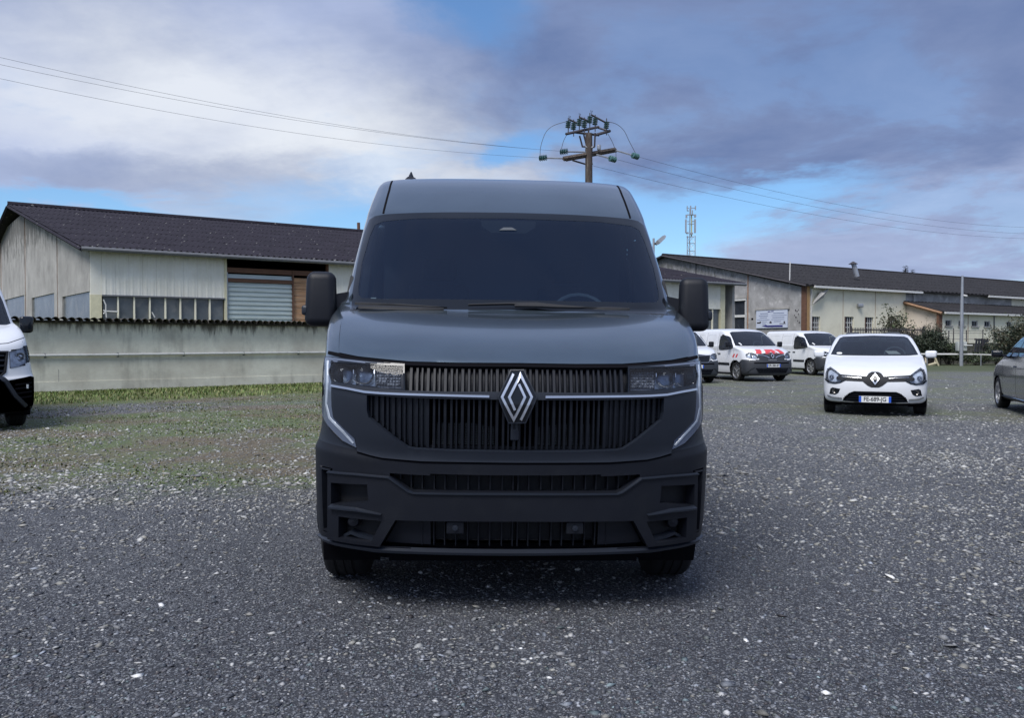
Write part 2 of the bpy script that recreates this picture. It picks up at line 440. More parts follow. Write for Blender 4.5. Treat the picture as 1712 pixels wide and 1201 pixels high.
        if disp is None: me.normals_split_custom_set_from_vertices(cn_)
        else: me.set_sharp_from_angle(angle=rad(30))
        return link(name, me, m, parent)
    def strip(s, name, m, parent, mode, pts, width, h0=-.004, h1=.006, closed=False, top=.7, step=.03, build=True, mb=None):
        n = len(pts); W = width if isinstance(width, (list, tuple)) else [width]*n
        L = []; Rr = []
        for i in range(n):
            p = Vector(pts[i]); a = p-Vector(pts[i-1]) if (i > 0 or closed) else None
            c = Vector(pts[(i+1) % n])-p if (i < n-1 or closed) else None
            if a is None: a = c
            if c is None: c = a
            a = a.normalized(); c = c.normalized(); na = Vector((-a.y, a.x)); nc = Vector((-c.y, c.x)); mm = (na+nc)
            if mm.length < 1e-4: mm = na
            mm.normalize(); k = 1/max(.4, mm.dot(na)); L.append((p, mm*k*W[i]*.5))
        sec = []
        segs = []
        for i in range(n if closed else n-1):
            a, ma = L[i]; c, mc = L[(i+1) % n]; k = max(1, int((c-a).length/step))
            for j in range(k): t = j/k; segs.append((a.lerp(c, t), ma.lerp(mc, t)))
        if not closed: segs.append(L[-1])
        mb = mb or MB(); k = len(mb.v)
        for p, mm in segs:
            for sgn, tt, hh in ((-1, 1, h0), (-1, top, h1), (1, top, h1), (1, 1, h0)):
                q = p+mm*sgn*tt; l, nn = s.at(mode, q); mb.v.append(tuple(l+nn*hh))
        N = len(segs)
        for i in range(N if closed else N-1):
            a = k+i*4; c = k+((i+1) % N)*4
            for j in range(4): mb.f.append((a+j, a+(j+1) % 4, c+(j+1) % 4, c+j))
        if not closed: mb.f += [(k, k+1, k+2, k+3), (k+4*N-4, k+4*N-1, k+4*N-2, k+4*N-3)]
        return mb.build(name, m, parent) if build else mb

def wheel(parent, x, y, r, w, side, rim=M_RIM, spokes=6, hub_r=None, steer=0.):
    """tyre mesh with a rim sub-part; side = +1 / -1 is the outer face"""
    hub_r = hub_r or r*.62; c = (x, y, r)
    mb = MB(); h = w/2
    mb.lathe([(-h*.8, hub_r), (-h*.98, hub_r+.02), (-h, r*.85), (-h*.9, r*.95), (-h*.72, r*.995), (-h*.45, r), (-h*.42, r-.008), (-h*.34, r-.008), (-h*.31, r), (-h*.04, r), (-.0, r-.008), (h*.04, r), (h*.31, r), (h*.34, r-.008), (h*.42, r-.008), (h*.45, r), (h*.72, r*.995), (h*.9, r*.95), (h, r*.85), (h*.98, hub_r+.02), (h*.8, hub_r)], 'x', (0, 0, 0), 40)
    t = mb.build('wheel', M_TYRE, parent, smooth=True, sharp=40); t.location = c; t.rotation_euler = (0, 0, steer)
    mb = MB(); e = h*.8*side
    mb.lathe([(e-.10*side, hub_r*.93), (e, hub_r*.96), (e+.012*side, hub_r+.004), (e+.004*side, hub_r+.012)], 'x', (0, 0, 0), 32)
    mb.lathe([(e-.10*side, hub_r*.95), (e-.101*side, .001)], 'x', (0, 0, 0), 32)
    mb.lathe([(e-.06*side, r*.16), (e-.004*side, r*.14), (e+.004*side, r*.08), (e+.004*side, .001)], 'x', (0, 0, 0), 20)
    for k in range(spokes):
        a = 2*math.pi*k/spokes; Mr = Matrix.Rotation(a, 4, 'X')
        b0 = r*.05; b1 = r*.085
        q = [Mr @ Vector(p) for p in ((e-.05*side, -b0, r*.1), (e-.05*side, b0, r*.1), (e-.03*side, b1, hub_r*.97), (e-.03*side, -b1, hub_r*.97))]
        q2 = [Mr @ Vector(p) for p in ((e-.008*side, -b0*.7, r*.1), (e-.008*side, b0*.7, r*.1), (e+.0*side, b1*.8, hub_r*.97), (e+.0*side, -b1*.8, hub_r*.97))]
        mb.prism(q, q2)
    rm = mb.build('rim', rim, t, sharp=30)
    return t
def arch_well(parent, y, r, x0, x1, z):
    mb = MB(); n = 18
    for i in range(n):
        a0 = -.15*math.pi+1.3*math.pi*i/n; a1 = -.15*math.pi+1.3*math.pi*(i+1)/n
        p = [(x0, y+r*math.cos(a0), z+r*math.sin(a0)), (x1, y+r*math.cos(a0), z+r*math.sin(a0)), (x1, y+r*math.cos(a1), z+r*math.sin(a1)), (x0, y+r*math.cos(a1), z+r*math.sin(a1))]
        mb.add(p, [(0, 1, 2, 3)])
    mb.build('wheel_well', M_VOID, parent, smooth=True)
def plate(sk, parent, x, z, s, w=.52, h=.11, off=.03, tilt=0.):
    l, n = sk.at('F', (x, z)); y = l.y-off
    mb = MB().box(x-w/2, x+w/2, y-.006, y+.004, z-h/2, z+h/2); p = mb.build('number_plate', M_PLATE, parent)
    for sx, ww in ((-1, .04), (1, .04)):
        MB().box(x+sx*(w/2-ww/2)-ww/2, x+sx*(w/2-ww/2)+ww/2, y-.008, y-.006, z-h/2+.003, z+h/2-.003).build('blue_band', M_BLUE, p)
    if s:
        M = Matrix.Translation((x, y-.0085, z)) @ Matrix.Rotation(math.pi/2, 4, 'X')
        text_obj('lettering', s, .105, M_INK, p, M, .0012, sx=.86, font_bold=True)
    return p
def cabin(parent, y_ws, z_dash, w, y_back, z_top, z_floor=.35, wheel_side=1, seats=True, panel=True):
    """dashboard, two seats, bulkhead, steering wheel"""
    mb = MB().box(-w*.93, w*.93, y_ws-.35, y_ws+.35, z_floor, z_dash-.05); mb.box(-w*.93, w*.93, y_ws+.10, y_ws+.38, z_floor, z_dash+.02)
    mb.build('dashboard', M_DASH, parent)
    MB().box(-w*.95, w*.95, y_ws+.35, y_back, z_floor-.03, z_floor).build('cabin_floor', M_BLACK, parent)
    if panel: MB().box(-w*.96, w*.96, y_back, y_back+.03, z_floor, z_top).build('bulkhead', M_DASH, parent)
    if seats:
        for sx in (-1, 1):
            ys = y_ws+.95
            st = rbox('seat', M_SEAT, parent, (.46, .14, .62), (sx*w*.5, ys+.22, z_dash-.02), (rad(-12), 0, 0), .05)
            rbox('headrest', M_SEAT, st, (.26, .09, .17), (sx*w*.5, ys+.30, z_dash+.40), (rad(-8), 0, 0), .035)
    a = []
    for i in range(20):
        t = 2*math.pi*i/20; p = Vector((.185*math.cos(t), 0, .185*math.sin(t))); p.rotate(Matrix.Rotation(rad(-35), 3, 'X')); a.append(p+Vector((wheel_side*w*.5, y_ws+.42, z_dash+.03)))
    MB().tube(a, .014, 6, closed=True).build('steering_wheel', M_DASH, parent, smooth=True)
def car_window(sk, parent, mode, outline, border=.03, glass=M_GLASSC, name='windscreen', off=.004, frit=M_GLOSSB, grid=.05):
    inn = inset(outline, border)
    fr = sk.patch(name, frit, parent, mode, outline, [inn], off=off, th=.012, grid=grid)
    sk.patch('pane', glass, fr, mode, inset(outline, border-.001), off=off-.002, th=.002, grid=grid)
    sk.cut(mode, inset(outline, border*.75))
    return fr

# ================================================================== ground
def sstep(a, b, x): t = np.clip((np.asarray(x, float)-a)/(b-a), 0, 1); return t*t*(3-2*t)
def gz(x, y):
    """ground height: level, with a shallow sideways lean under the big van"""
    x = np.asarray(x, float); y = np.asarray(y, float)
    w = sstep(1.0, 3.9, y)*(1-sstep(11, 15, y))*(1-sstep(1.6, 4.5, np.abs(x)))
    z = w*(-.05-.0122*x)
    z = z+.006*np.sin(x*1.7+.6*y)*np.sin(y*1.3-.4*x)*sstep(1.6, 2.6, np.abs(x))
    return z
def zg(x, y): return float(gz(x, y))
WA = Vector((-14.6, 18.5)); WB = Vector((1.4, 31.6))     # boundary wall line (camera-side face)

def ground_material():
    m = bpy.data.materials.new('gravel_and_grass_ground'); m.use_nodes = True; nt = m.node_tree; b = NB(nt); p = nt.nodes['Principled BSDF']
    co = b.node('ShaderNodeTexCoord').outputs['Object']; sep = b.node('ShaderNodeSeparateXYZ', ins={0: co}); X, Y, _ = sep.outputs
    # crushed stone at three sizes, colour per stone
    def cells(scale, dist=.4):
        w = b.noise(co, scale*.7, 2, .5, out=1)
        v = b.node('ShaderNodeVectorMath', operation='MULTIPLY_ADD', ins={0: w, 1: (dist/scale,)*3, 2: co}).outputs[0]
        n = b.node('ShaderNodeTexVoronoi', ins={'Vector': v, 'Scale': scale}); return n.outputs[0], b.node('ShaderNodeSeparateColor', ins={0: n.outputs[1]}).outputs
    d1, c1 = cells(150); d2, c2 = cells(62); d3, c3 = cells(26)
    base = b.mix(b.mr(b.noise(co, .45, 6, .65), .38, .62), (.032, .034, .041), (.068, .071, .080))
    base = b.mix(b.m('MULTIPLY', c1[0], .7), base, (.028, .031, .040))
    base = b.mix(b.m('MULTIPLY', b.mr(c1[1], .72, .95), .75), base, (.22, .235, .26))
    lightamt = b.mr(b.noise(co, .55, 4, .6), .35, .65, .35, 1.)
    base = b.mix(b.m('MULTIPLY', b.m('MULTIPLY', b.mr(c2[0], .74, .84), b.mr(d2, .55, .35)), lightamt), base, (.22, .23, .24))
    base = b.mix(b.m('MULTIPLY', b.m('MULTIPLY', b.mr(c2[1], .90, .93), b.mr(d2, .5, .3)), lightamt), base, (.40, .40, .39))
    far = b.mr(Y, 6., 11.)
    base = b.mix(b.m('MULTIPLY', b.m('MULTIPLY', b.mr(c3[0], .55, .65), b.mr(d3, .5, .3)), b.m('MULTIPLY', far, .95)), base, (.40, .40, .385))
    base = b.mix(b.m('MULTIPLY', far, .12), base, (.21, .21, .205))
    # vegetation masks
    n1 = b.noise(co, .33, 6, .62, dist=.4); n2 = b.noise(co, 1.3, 6, .65); n3 = b.noise(co, 9., 5, .7)
    left = b.m('MULTIPLY', b.mr(Y, 5.5, 10.), b.mr(X, 1.5, -1.5))
    right = b.m('MULTIPLY', b.mr(Y, 7.5, 15.), b.mr(X, 0., 3.))
    veg = b.m('ADD', b.m('MULTIPLY', left, .50), b.m('MULTIPLY', right, .21))
    fld = b.m('ADD', b.m('ADD', b.m('MULTIPLY', n1, .55), b.m('MULTIPLY', n2, .35)), b.m('MULTIPLY', n3, .28))
    mask = b.mr(b.m('ADD', fld, veg), .72, .90, 0., 1., True)
    # distance to the wall line
    d = (WB-WA).normalized(); n = Vector((d.y, -d.x))
    dw = b.m('SUBTRACT', b.m('ADD', b.m('MULTIPLY', X, n.x), b.m('MULTIPLY', Y, n.y)), WA.dot(n))
    dwn = b.m('ADD', dw, b.m('MULTIPLY', b.m('SUBTRACT', n2, .5), 2.4))
    strip = b.m('MULTIPLY', b.mr(dwn, 4.9, 3.3, 0., 1., True), b.mr(X, 4., 2.))
    bare = b.m('MULTIPLY', b.mr(b.m('ABSOLUTE', b.m('SUBTRACT', dwn, 6.2)), 1.7, .6, 0., 1., True), b.mr(b.noise(co, .16, 3, .5), .50, .60))
    bare = b.m('MULTIPLY', bare, b.mr(X, 2., 0.))
    green = b.mix(b.mr(n3, .35, .65), (.065, .10, .025), (.14, .18, .055))
    brown = b.mix(b.mr(n3, .35, .65), (.085, .066, .036), (.19, .15, .085))
    vcol = b.mix(b.mr(b.noise(co, .5, 4, .6), .42, .56), brown, green)
    olive = b.mix(b.mr(n3, .3, .7), (.075, .095, .045), (.20, .215, .13))
    vcol = b.mix(b.m('MULTIPLY', b.mr(X, 1., 4.), .75), vcol, olive)
    stones = b.m('MULTIPLY', b.mr(c2[0], .62, .72), b.mr(d2, .55, .35))
    stones = b.m('MAXIMUM', stones, b.m('MULTIPLY', b.mr(c3[2], .72, .82), b.mr(d3, .5, .3)))
    vm = b.m('MULTIPLY', mask, b.m('SUBTRACT', 1., b.m('MULTIPLY', stones, .7)))
    vm = b.m('MULTIPLY', vm, b.m('SUBTRACT', 1., bare))
    col = b.mix(b.m('MULTIPLY', vm, .86), base, vcol)
    lawn = b.mix(b.mr(n2, .4, .62), (.10, .14, .04), (.20, .19, .085)); lawn = b.mix(b.mr(n3, .35, .7, 0., .6), lawn, (.045, .07, .015))
    strip2 = b.m('MULTIPLY', strip, b.mr(n3, .25, .42, .55, 1.))
    col = b.mix(strip2, col, lawn)
    verge = b.mr(b.m('ADD', Y, b.m('MULTIPLY', n2, 4.)), 37., 41.)
    col = b.mix(verge, col, b.mix(n3, (.05, .065, .03), (.10, .115, .06)))
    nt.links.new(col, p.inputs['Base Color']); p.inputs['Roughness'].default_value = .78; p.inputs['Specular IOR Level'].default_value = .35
    h = b.m('ADD', b.m('MULTIPLY', d1, -.004), b.m('MULTIPLY', d2, -.008)); h = b.m('ADD', h, b.m('MULTIPLY', b.m('MULTIPLY', d3, -.014), far))
    h = b.m('ADD', h, b.m('MULTIPLY', c1[2], .004))
    bn = b.node('ShaderNodeBump', ins={'Strength': .85, 'Distance': 1., 'Height': h}); nt.links.new(bn.outputs[0], p.inputs['Normal'])
    return m
def build_ground():
    def axis(neg, pos, fine):
        a = list(np.arange(-fine, fine+.01, .16)); s = .16; x = fine
        while x < pos: s *= 1.22; x += s; a.append(x)
        s = .16; x = -fine
        while x > -neg: s *= 1.22; x -= s; a.insert(0, x)
        return np.array(a)
    xs = axis(2600, 2600, 9); ys = axis(40, 2600, 9)+8
    X, Y = np.meshgrid(xs, ys, indexing='ij'); Z = gz(X, Y); nx, ny = X.shape
    V = np.stack([X, Y, Z], -1).reshape(-1, 3); i, j = np.meshgrid(np.arange(nx-1), np.arange(ny-1), indexing='ij'); a = (i*ny+j).ravel()
    Q = np.stack([a, a+ny, a+ny+1, a+1], 1)
    me = bpy.data.meshes.new('ground'); me.from_pydata(V.tolist(), [], Q.tolist()); me.shade_smooth()
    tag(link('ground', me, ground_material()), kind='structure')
build_ground()

def gravel(name, N, dmin, dmax, size, sig, palette, seed, xr=.78, power=2.2, flat=.55, region=None):
    r = np.random.default_rng(seed)
    k5 = np.arange(5)*2*np.pi/5
    ico = np.concatenate([np.stack([np.cos(k5), np.sin(k5), 0*k5], 1), [[.1, 0, 1.], [0, .1, -1.]]])*.95
    fc = np.array([(i, (i+1) % 5, 5) for i in range(5)]+[((i+1) % 5, i, 6) for i in range(5)])
    u = r.random(N); e = 1-power
    D = (dmin**e+u*(dmax**e-dmin**e))**(1/e); X = (r.random(N)*2-1)*(xr*D+.8)
    if region is not None:
        k = region(X, D, r); X = X[k]; D = D[k]; N = len(X)
    S = size*np.exp(r.normal(0, sig, N))
    V = ico[None]*(1+r.normal(0, .22, (N, 7, 1)))
    V = V*np.stack([S, S*(.6+.4*r.random(N)), S*flat*(.5+.6*r.random(N))], 1)[:, None]
    a = r.random(N)*2*np.pi; c, s = np.cos(a), np.sin(a)
    tx = r.normal(0, .25, N)
    V = np.stack([V[..., 0], V[..., 1], V[..., 2]+V[..., 0]*tx[:, None]], -1)
    V = np.stack([V[..., 0]*c[:, None]-V[..., 1]*s[:, None], V[..., 0]*s[:, None]+V[..., 1]*c[:, None], V[..., 2]], -1)
    V[..., 0] += X[:, None]; V[..., 1] += D[:, None]; V[..., 2] += (gz(X, D)+S*flat*.18)[:, None]
    nf = len(fc); T = (fc[None]+np.arange(N)[:, None, None]*7).reshape(-1)
    me = bpy.data.meshes.new(name); me.vertices.add(N*7); me.vertices.foreach_set('co', V.reshape(-1))
    me.loops.add(N*nf*3); me.loops.foreach_set('vertex_index', T)
    me.polygons.add(N*nf); me.polygons.foreach_set('loop_start', np.arange(N*nf)*3)
    pal = np.array(palette); pc = pal[r.choice(len(pal), N, p=None)]*np.exp(r.normal(0, .25, (N, 1)))
    ca = me.color_attributes.new('stone', 'FLOAT_COLOR', 'POINT')
    ca.data.foreach_set('color', np.repeat(np.c_[np.clip(pc, 0, .8), np.ones(N)], 7, 0).reshape(-1))
    me.update(calc_edges=True); me.validate()
    if 'loose_stone' not in MATS:
        m = bpy.data.materials.new('loose_stone'); m.use_nodes = True; MATS['loose_stone'] = m; nb_ = NB(m.node_tree); p = m.node_tree.nodes['Principled BSDF']
        at = nb_.node('ShaderNodeAttribute', attribute_name='stone'); co = nb_.node('ShaderNodeTexCoord').outputs['Object']
        f = nb_.mr(nb_.noise(co, 220., 3, .6), .3, .7, .72, 1.2)
        v = nb_.node('ShaderNodeVectorMath', operation='SCALE', ins={0: at.outputs['Color'], 3: f}).outputs[0]
        m.node_tree.links.new(v, p.inputs['Base Color']); p.inputs['Roughness'].default_value = .62
    tag(link(name, me, MATS['loose_stone']), kind='stuff')
PAL = [(.045, .05, .065), (.05, .055, .07), (.07, .075, .09), (.10, .105, .12), (.085, .085, .095), (.06, .07, .085), (.14, .145, .16), (.20, .21, .23), (.09, .10, .10), (.055, .05, .055)]
PAL2 = [(.15, .16, .18), (.20, .21, .225), (.13, .145, .17), (.34, .34, .34), (.18, .175, .16), (.12, .155, .165), (.18, .195, .22)]
gravel('fine_gravel', 72000, 1.75, 11, .0068, .42, PAL, 3)
gravel('pale_gravel', 15000, 1.75, 16, .0075, .42, PAL2, 5, power=1.9, flat=.42)
def mid_region(X, D, r): return r.random(len(X)) < np.clip(.30+.45*np.sin(X*.9+D*.7)*np.sin(D*.8-X*.5)+.3*np.sin(X*2.3-D)+.4*sstep(4.5, 7, D), .08, 1)*(1-.85*(1-sstep(5., 6.5, D))*(1-sstep(1.3, 2.2, np.abs(X))))
gravel('coarse_gravel', 95000, 3.3, 26, .0115, .42, [(.20, .205, .21), (.28, .285, .28), (.14, .145, .15), (.24, .235, .21), (.38, .38, .37)], 8, power=1.9, flat=.36, region=mid_region)
gravel('crushed_stone', 60000, 6.3, 30, .0175, .38, [(.24, .245, .24), (.32, .32, .31), (.18, .18, .18), (.28, .27, .235), (.42, .42, .40), (.13, .135, .14)], 18, power=1.75, flat=.42, region=lambda X, D, r: r.random(len(X)) < np.clip(.45+.4*np.sin(X*.55-D*.9)*np.sin(D*.6+X*.35)+.25*np.sin(X*1.9+D*1.3), .1, 1)*(((X*.634-D*.773)-(WA.x*.634-WA.y*.773) > 3.6) | (X > 0)))
gravel('scattered_pebbles', 200, 1.9, 7, .017, .32, [(.55, .55, .54), (.42, .43, .44), (.30, .33, .38), (.22, .24, .27), (.62, .62, .6)], 9, power=1.7, flat=.36)

def grass(name, pts, h, seed, cols, w=.006):
    """pts: array of root points; one object of bent blades"""
    r = np.random.default_rng(seed); N = len(pts); pts = np.asarray(pts)
    H = h*(.45+.8*r.random(N)); a = r.random(N)*2*np.pi; lean = H*(.2+.6*r.random(N)); W = w*(.7+.7*r.random(N))
    dx, dy = np.cos(a), np.sin(a); px_, py_ = -dy, dx
    z0 = gz(pts[:, 0], pts[:, 1]); P = np.stack([pts[:, 0], pts[:, 1], z0], 1)
    A = P+np.stack([px_*W, py_*W, 0*W], 1); B = P-np.stack([px_*W, py_*W, 0*W], 1)
    Mi = P+np.stack([dx*lean*.35, dy*lean*.35, H*.6], 1); C = Mi+np.stack([px_*W*.7, py_*W*.7, 0*W], 1); D_ = Mi-np.stack([px_*W*.7, py_*W*.7, 0*W], 1)
    E = P+np.stack([dx*lean, dy*lean, H], 1)
    V = np.stack([A, B, D_, C, E], 1).reshape(-1, 3); k = np.arange(N)*5
    F_ = [(int(q), int(q+1), int(q+2), int(q+3)) for q in k]+[(int(q+3), int(q+2), int(q+4)) for q in k]
    me = bpy.data.meshes.new(name); me.from_pydata(V.tolist(), [], F_)
    ca = me.color_attributes.new('stone', 'FLOAT_COLOR', 'POINT'); pc = np.array(cols)[r.integers(0, len(cols), N)]*np.exp(r.normal(0, .2, (N, 1)))
    ca.data.foreach_set('color', np.repeat(np.c_[pc, np.ones(N)], 5, 0).reshape(-1))
    if 'blade' not in MATS:
        m = bpy.data.materials.new('blade'); m.use_nodes = True; MATS['blade'] = m; nb_ = NB(m.node_tree); p = m.node_tree.nodes['Principled BSDF']
        at = nb_.node('ShaderNodeAttribute', attribute_name='stone'); m.node_tree.links.new(at.outputs['Color'], p.inputs['Base Color']); p.inputs['Roughness'].default_value = .6
    tag(link(name, me, MATS['blade']), kind='stuff')
def wall_grass():
    r = np.random.default_rng(11); d = (WB-WA); L = d.length; d = d/L; n = Vector((d.y, -d.x)); P = []
    clump = r.random(260)*L; amp = .3+.7*r.random(260)
    for _ in range(26000):
        if r.random() < .55: t = clump[r.integers(0, 260)]+r.normal(0, .12)
        else: t = r.random()*L
        o = abs(r.normal(0, .30))+.02 if r.random() < .6 else r.random()**1.5*4.2
        q = WA+d*t+n*o; P.append((q.x, q.y))
    P = np.array(P); grass('wall_foot_grass', P, .075, 12, [(.11, .17, .035), (.15, .20, .06), (.09, .12, .03), (.22, .22, .09)], w=.012)
    Q = []
    c = [((r.random()*2-1)*14, 7+r.random()*20, .3+r.random()*.9) for _ in range(900)]
    for x, y, s in c:
        if abs(x) < 2.6 and y < 13: continue
        if x > 1: continue
        if x < 0 and (Vector((x, y))-WA).dot(n) < .2: continue
        for _ in range(60): Q.append((x+r.normal(0, s*.5), y+r.normal(0, s*.4)))
    grass('sparse_grass', np.array(Q), .022, 13, [(.10, .13, .045), (.14, .15, .06), (.18, .15, .09), (.08, .12, .03)], w=.010)
wall_grass()

# ================================================================== the big van in the middle
M_SLAT = mat('grille_bar_plastic', (.006, .008, .0135), .45, spec=.35)
M_CORE = mat('light_guide_core', (.38, .43, .50), .3, var=.35, vscale=7, coat=.5)
def big_van():
    root = thing('panel_van', 'big dark grey blue panel van parked head on in the middle of the gravel lot', 'van', (.012, 3.87, -.05), (0, rad(.7), rad(2.5)))
    bpy.context.view_layer.update(); M = root.matrix_world.copy()
    rows = [(.40, .22, .80, .22, .35, 3), (.12, .245, .965, .265, .42, 2.9), (.055, .275, 1.005, .29, .42, 2.8), (.045, .36, 1.018, .37, .42, 2.8), (.035, .52, 1.026, .54, .42, 2.8), (.03, .66, 1.03, .70, .42, 2.8),
            (.028, .705, 1.03, .75, .42, 2.8), (.03, .735, 1.012, .80, .41, 2.8), (.015, .82, .992, .90, .41, 2.8), (.0, 1.0, .985, 1.05, .42, 2.8), (.02, 1.12, .988, 1.17, .43, 2.7), (.06, 1.195, .995, 1.245, .45, 2.6),
            (.16, 1.265, 1.012, 1.33, .46, 2.5), (.42, 1.37, 1.03, 1.44, .44, 2.4), (.80, 1.468, 1.03, 1.525, .34, 2.4), (.83, 1.50, 1.0, 1.56, .34, 2.5), (1.12, 1.81, .985, 1.83, .33, 2.6), (1.42, 2.12, .963, 2.115, .33, 2.7),
            (1.50, 2.185, .957, 2.18, .31, 2.8), (1.72, 2.335, .94, 2.325, .28, 3.), (1.96, 2.455, .922, 2.445, .23, 3.3), (2.12, 2.507, .895, 2.497, .20, 3.4), (2.28, 2.528, .845, 2.52, .2, 3.3), (2.5, 2.535, .77, 2.532, .2, 3.), (5.35, 2.535, .70, 2.53, .1, 3.)]
    rows = [(a, z+.05, w, zs+.05, c, n) for a, z, w, zs, c, n in rows]
    sk = Skin(rows, 5.5, sub=9, nt=64, ns=90)
    P = lambda l: [sk.px(M, *p) for p in l]
    def H(l):                       # half outline, centre -> left -> centre
        q = P(l); q[0] = (0., q[0][1]); q[-1] = (0., q[-1][1]); return q+[(-x, z) for x, z in q[-2:0:-1]]
    def Hop(l):                     # open line from far left to centre, mirrored
        q = P(l); q[-1] = (0., q[-1][1]); return q+[(-x, z) for x, z in q[-2::-1]]
    both = lambda q: (q, mirx(q))
    # ---- windscreen
    ws = H([(852, 356.2), (755, 355.4), (690, 356.6), (643, 359), (627, 362), (618, 368), (609, 392), (598, 440), (588, 500), (584, 523), (700, 526), (852, 528)])
    wi = H([(852, 366), (760, 366), (700, 366), (640, 371), (627, 377), (619, 395), (606, 440), (600, 480), (600, 493), (605, 499), (640, 500.5), (852, 502.5)])
    fr = sk.patch('windscreen', M_GLOSSB, root, 'F', ws, [wi], off=.003, th=.02, grid=.04)
    sk.patch('pane', M_GLASS, fr, 'F', inset(wi, -.004), off=.002, th=.003, grid=.06)
    sk.cut('F', inset(wi, -.02))
    s1 = H([(863, 362), (803, 362), (806, 377), (822, 387), (863, 388)])
    sk.patch('sensor_housing', M_BLACK, fr, 'F', s1, off=-.01, th=.05, grid=.05)
    sk.patch('camera_window', M_ALU, fr, 'F', P([(834, 386), (842, 381.5), (856, 381.5), (864, 386)]), off=.006, th=.002)
    sk.patch('permit_sticker', M_PAPER, fr, 'F', P([(618, 502), (620, 497.3), (629, 497.3), (627, 502)]), off=-.002, th=.002)
    # ---- grille openings
    up = H([(863, 610.5), (765, 610.5), (686, 609), (678, 608.5), (678, 655), (745, 657), (863, 658)])
    lo = H([(863, 668.5), (819, 668.5), (745, 667.5), (673, 665), (615, 661), (615, 686), (618, 698), (640, 716), (661, 733), (682, 747.4), (694, 750), (760, 753.3), (863, 755)])
    for g, dpt in ((up, -.035), (lo, -.09)):
        sk.cut('F', g); sk.patch('grille_backing', M_PLAST if g is up else M_VOID, root, 'F', inset(g, -.03), off=dpt if g is up else -.07, th=.004, grid=.06)
    # ---- fascia with the lower grille hole
    fa = H([(863, 656), (745, 655.5), (676, 653.5), (620, 648.5), (557, 639.5), (557.5, 680), (560, 698), (577, 716), (596, 733.5), (599, 755), (620, 761.5), (640, 766), (705, 771.5), (863, 774)])
    sk.patch('fascia_panel', M_PLAST2, root, 'F', fa, [lo], off=.012, th=.03, grid=.035)
    sk.strip('fascia_seam', M_VOID, root, 'F', Hop([(597, 756.5), (620, 763), (640, 767.5), (705, 773.5), (863, 776)]), .012, -.004, .003)
    # grille slats : thick and thin upright bars
    a0, a1 = .020, .030
    x = .012; k = 0; xs = []
    while x < .76:
        wdt = (.023, .014, .019)[k % 3]; xs.append((x, wdt)); x += (.0285, .0245, .0305)[k % 3]; k += 1
    def span(poly, x):
        z = []
        for i in range(len(poly)):
            (xa, za), (xb, zb) = poly[i], poly[(i+1) % len(poly)]
            if (xa > x) != (xb > x): z.append(za+(zb-za)*(x-xa)/(xb-xa))
        return (min(z), max(z)) if len(z) > 1 else None
    for sgn in (-1, 1):
        for x, wdt in xs:
            for g, h0, h1, mt in ((up, -.03, -.006, M_SLAT), (lo, -.07, -.012, M_SLAT)):
                s = span(g, sgn*x)
                if s and s[1]-s[0] > .05: sk.strip('grille_slat', mt, root, 'F', [(sgn*x, s[0]+.002), (sgn*x, s[1]-.002)], wdt, h0, h1, top=.55, step=.07)
    lowin = inset(lo, .022)
    # blanked-off outer ends of the lower grille and the shelf below the bars
    for q in both(P([(614, 661), (716, 667), (716, 720), (716, 754), (694, 751), (682, 748.4), (661, 735), (640, 718), (617, 699), (613, 686)])):
        sk.patch('grille_blank', M_PLAST2, root, 'F', q, off=-.032, th=.01, grid=.05)
    sh = sk.strip('grille_shelf', M_PLAST, root, 'F', Hop([(620, 698), (650, 722), (684, 745), (705, 750), (760, 752), (863, 753.5)]), .02, -.085, -.03, top=.8)
    for sx in (-1, 1):              # cooler matrix behind the bars
        xa, za = P([(727, 709)])[0]; xb, zb = P([(826, 752)])[0]; xa, xb = sorted((sx*abs(xa), sx*abs(xb)))
        mb = MB(); n = 15
        for i in range(n):
            z = zb+(za-zb)*(i+.5)/n; mb.box(xa, xb, .078, .083, z-.0022, z+.0022)
        mb.build('cooler_fins', M_ALU, root)
        MB().box(xa-.012 if sx < 0 else xb+.004, xa-.004 if sx < 0 else xb+.012, .06, .085, zb, za+.03).build('cooler_bracket', M_ALU, root)
    # ---- chrome bars
    c1 = P([(559, 645.5), (585, 650.5), (612, 656), (640, 658.3), (673, 659.8), (745, 662), (818, 663.8)])
    for q in (c1, mirx(c1)):
        sk.strip('chrome_bar', M_CHROME, root, 'F', q, [.019]+[.017]*(len(q)-2)+[.018], .004, .024, top=.55)
    # ---- emblem
    bp = lambda l: P([(863.7+(790+a/8.007-863.7)*.955, 665+(600+b_/8.007-665)*.955) for a, b_ in l])
    em = sk.patch('emblem', M_GLOSSB, root, 'F', bp([(495, 172), (690, 172), (875, 520), (715, 865), (470, 870), (320, 520)]), off=.034, th=.06, grid=.03)
    sk.strip('emblem_rim', M_PLAST2, em, 'F', inset(bp([(495, 172), (690, 172), (875, 520), (715, 865), (470, 870), (320, 520)]), .003), .007, .03, .038, closed=True)
    for l in ([(540, 228), (383, 520), (545, 812), (700, 522), (617, 358)], [(643, 818), (793, 520), (637, 235), (482, 522), (562, 686)]):
        sk.strip('emblem_stroke', M_SILVER, em, 'F', bp(l), .0135, .032, .043, top=.82)
    q = P([(853, 706), (868, 706), (868.5, 738), (855, 738)]); cmx = sum(a for a, _ in q)/4; zt = q[0][1]; zb = q[2][1]
    rbox('radar_sensor', M_PLAST2, root, (.044, .06, zt-zb), (cmx, .05, (zt+zb)/2), bev=.008)
    # ---- bonnet
    hd = H([(852, 521), (746, 521.5), (600, 522.5), (584, 523.5), (575, 531), (571, 545), (569.5, 560), (569, 591.5), (600, 598), (637, 602), (686, 606.5), (765, 608.6), (863, 609.3)])
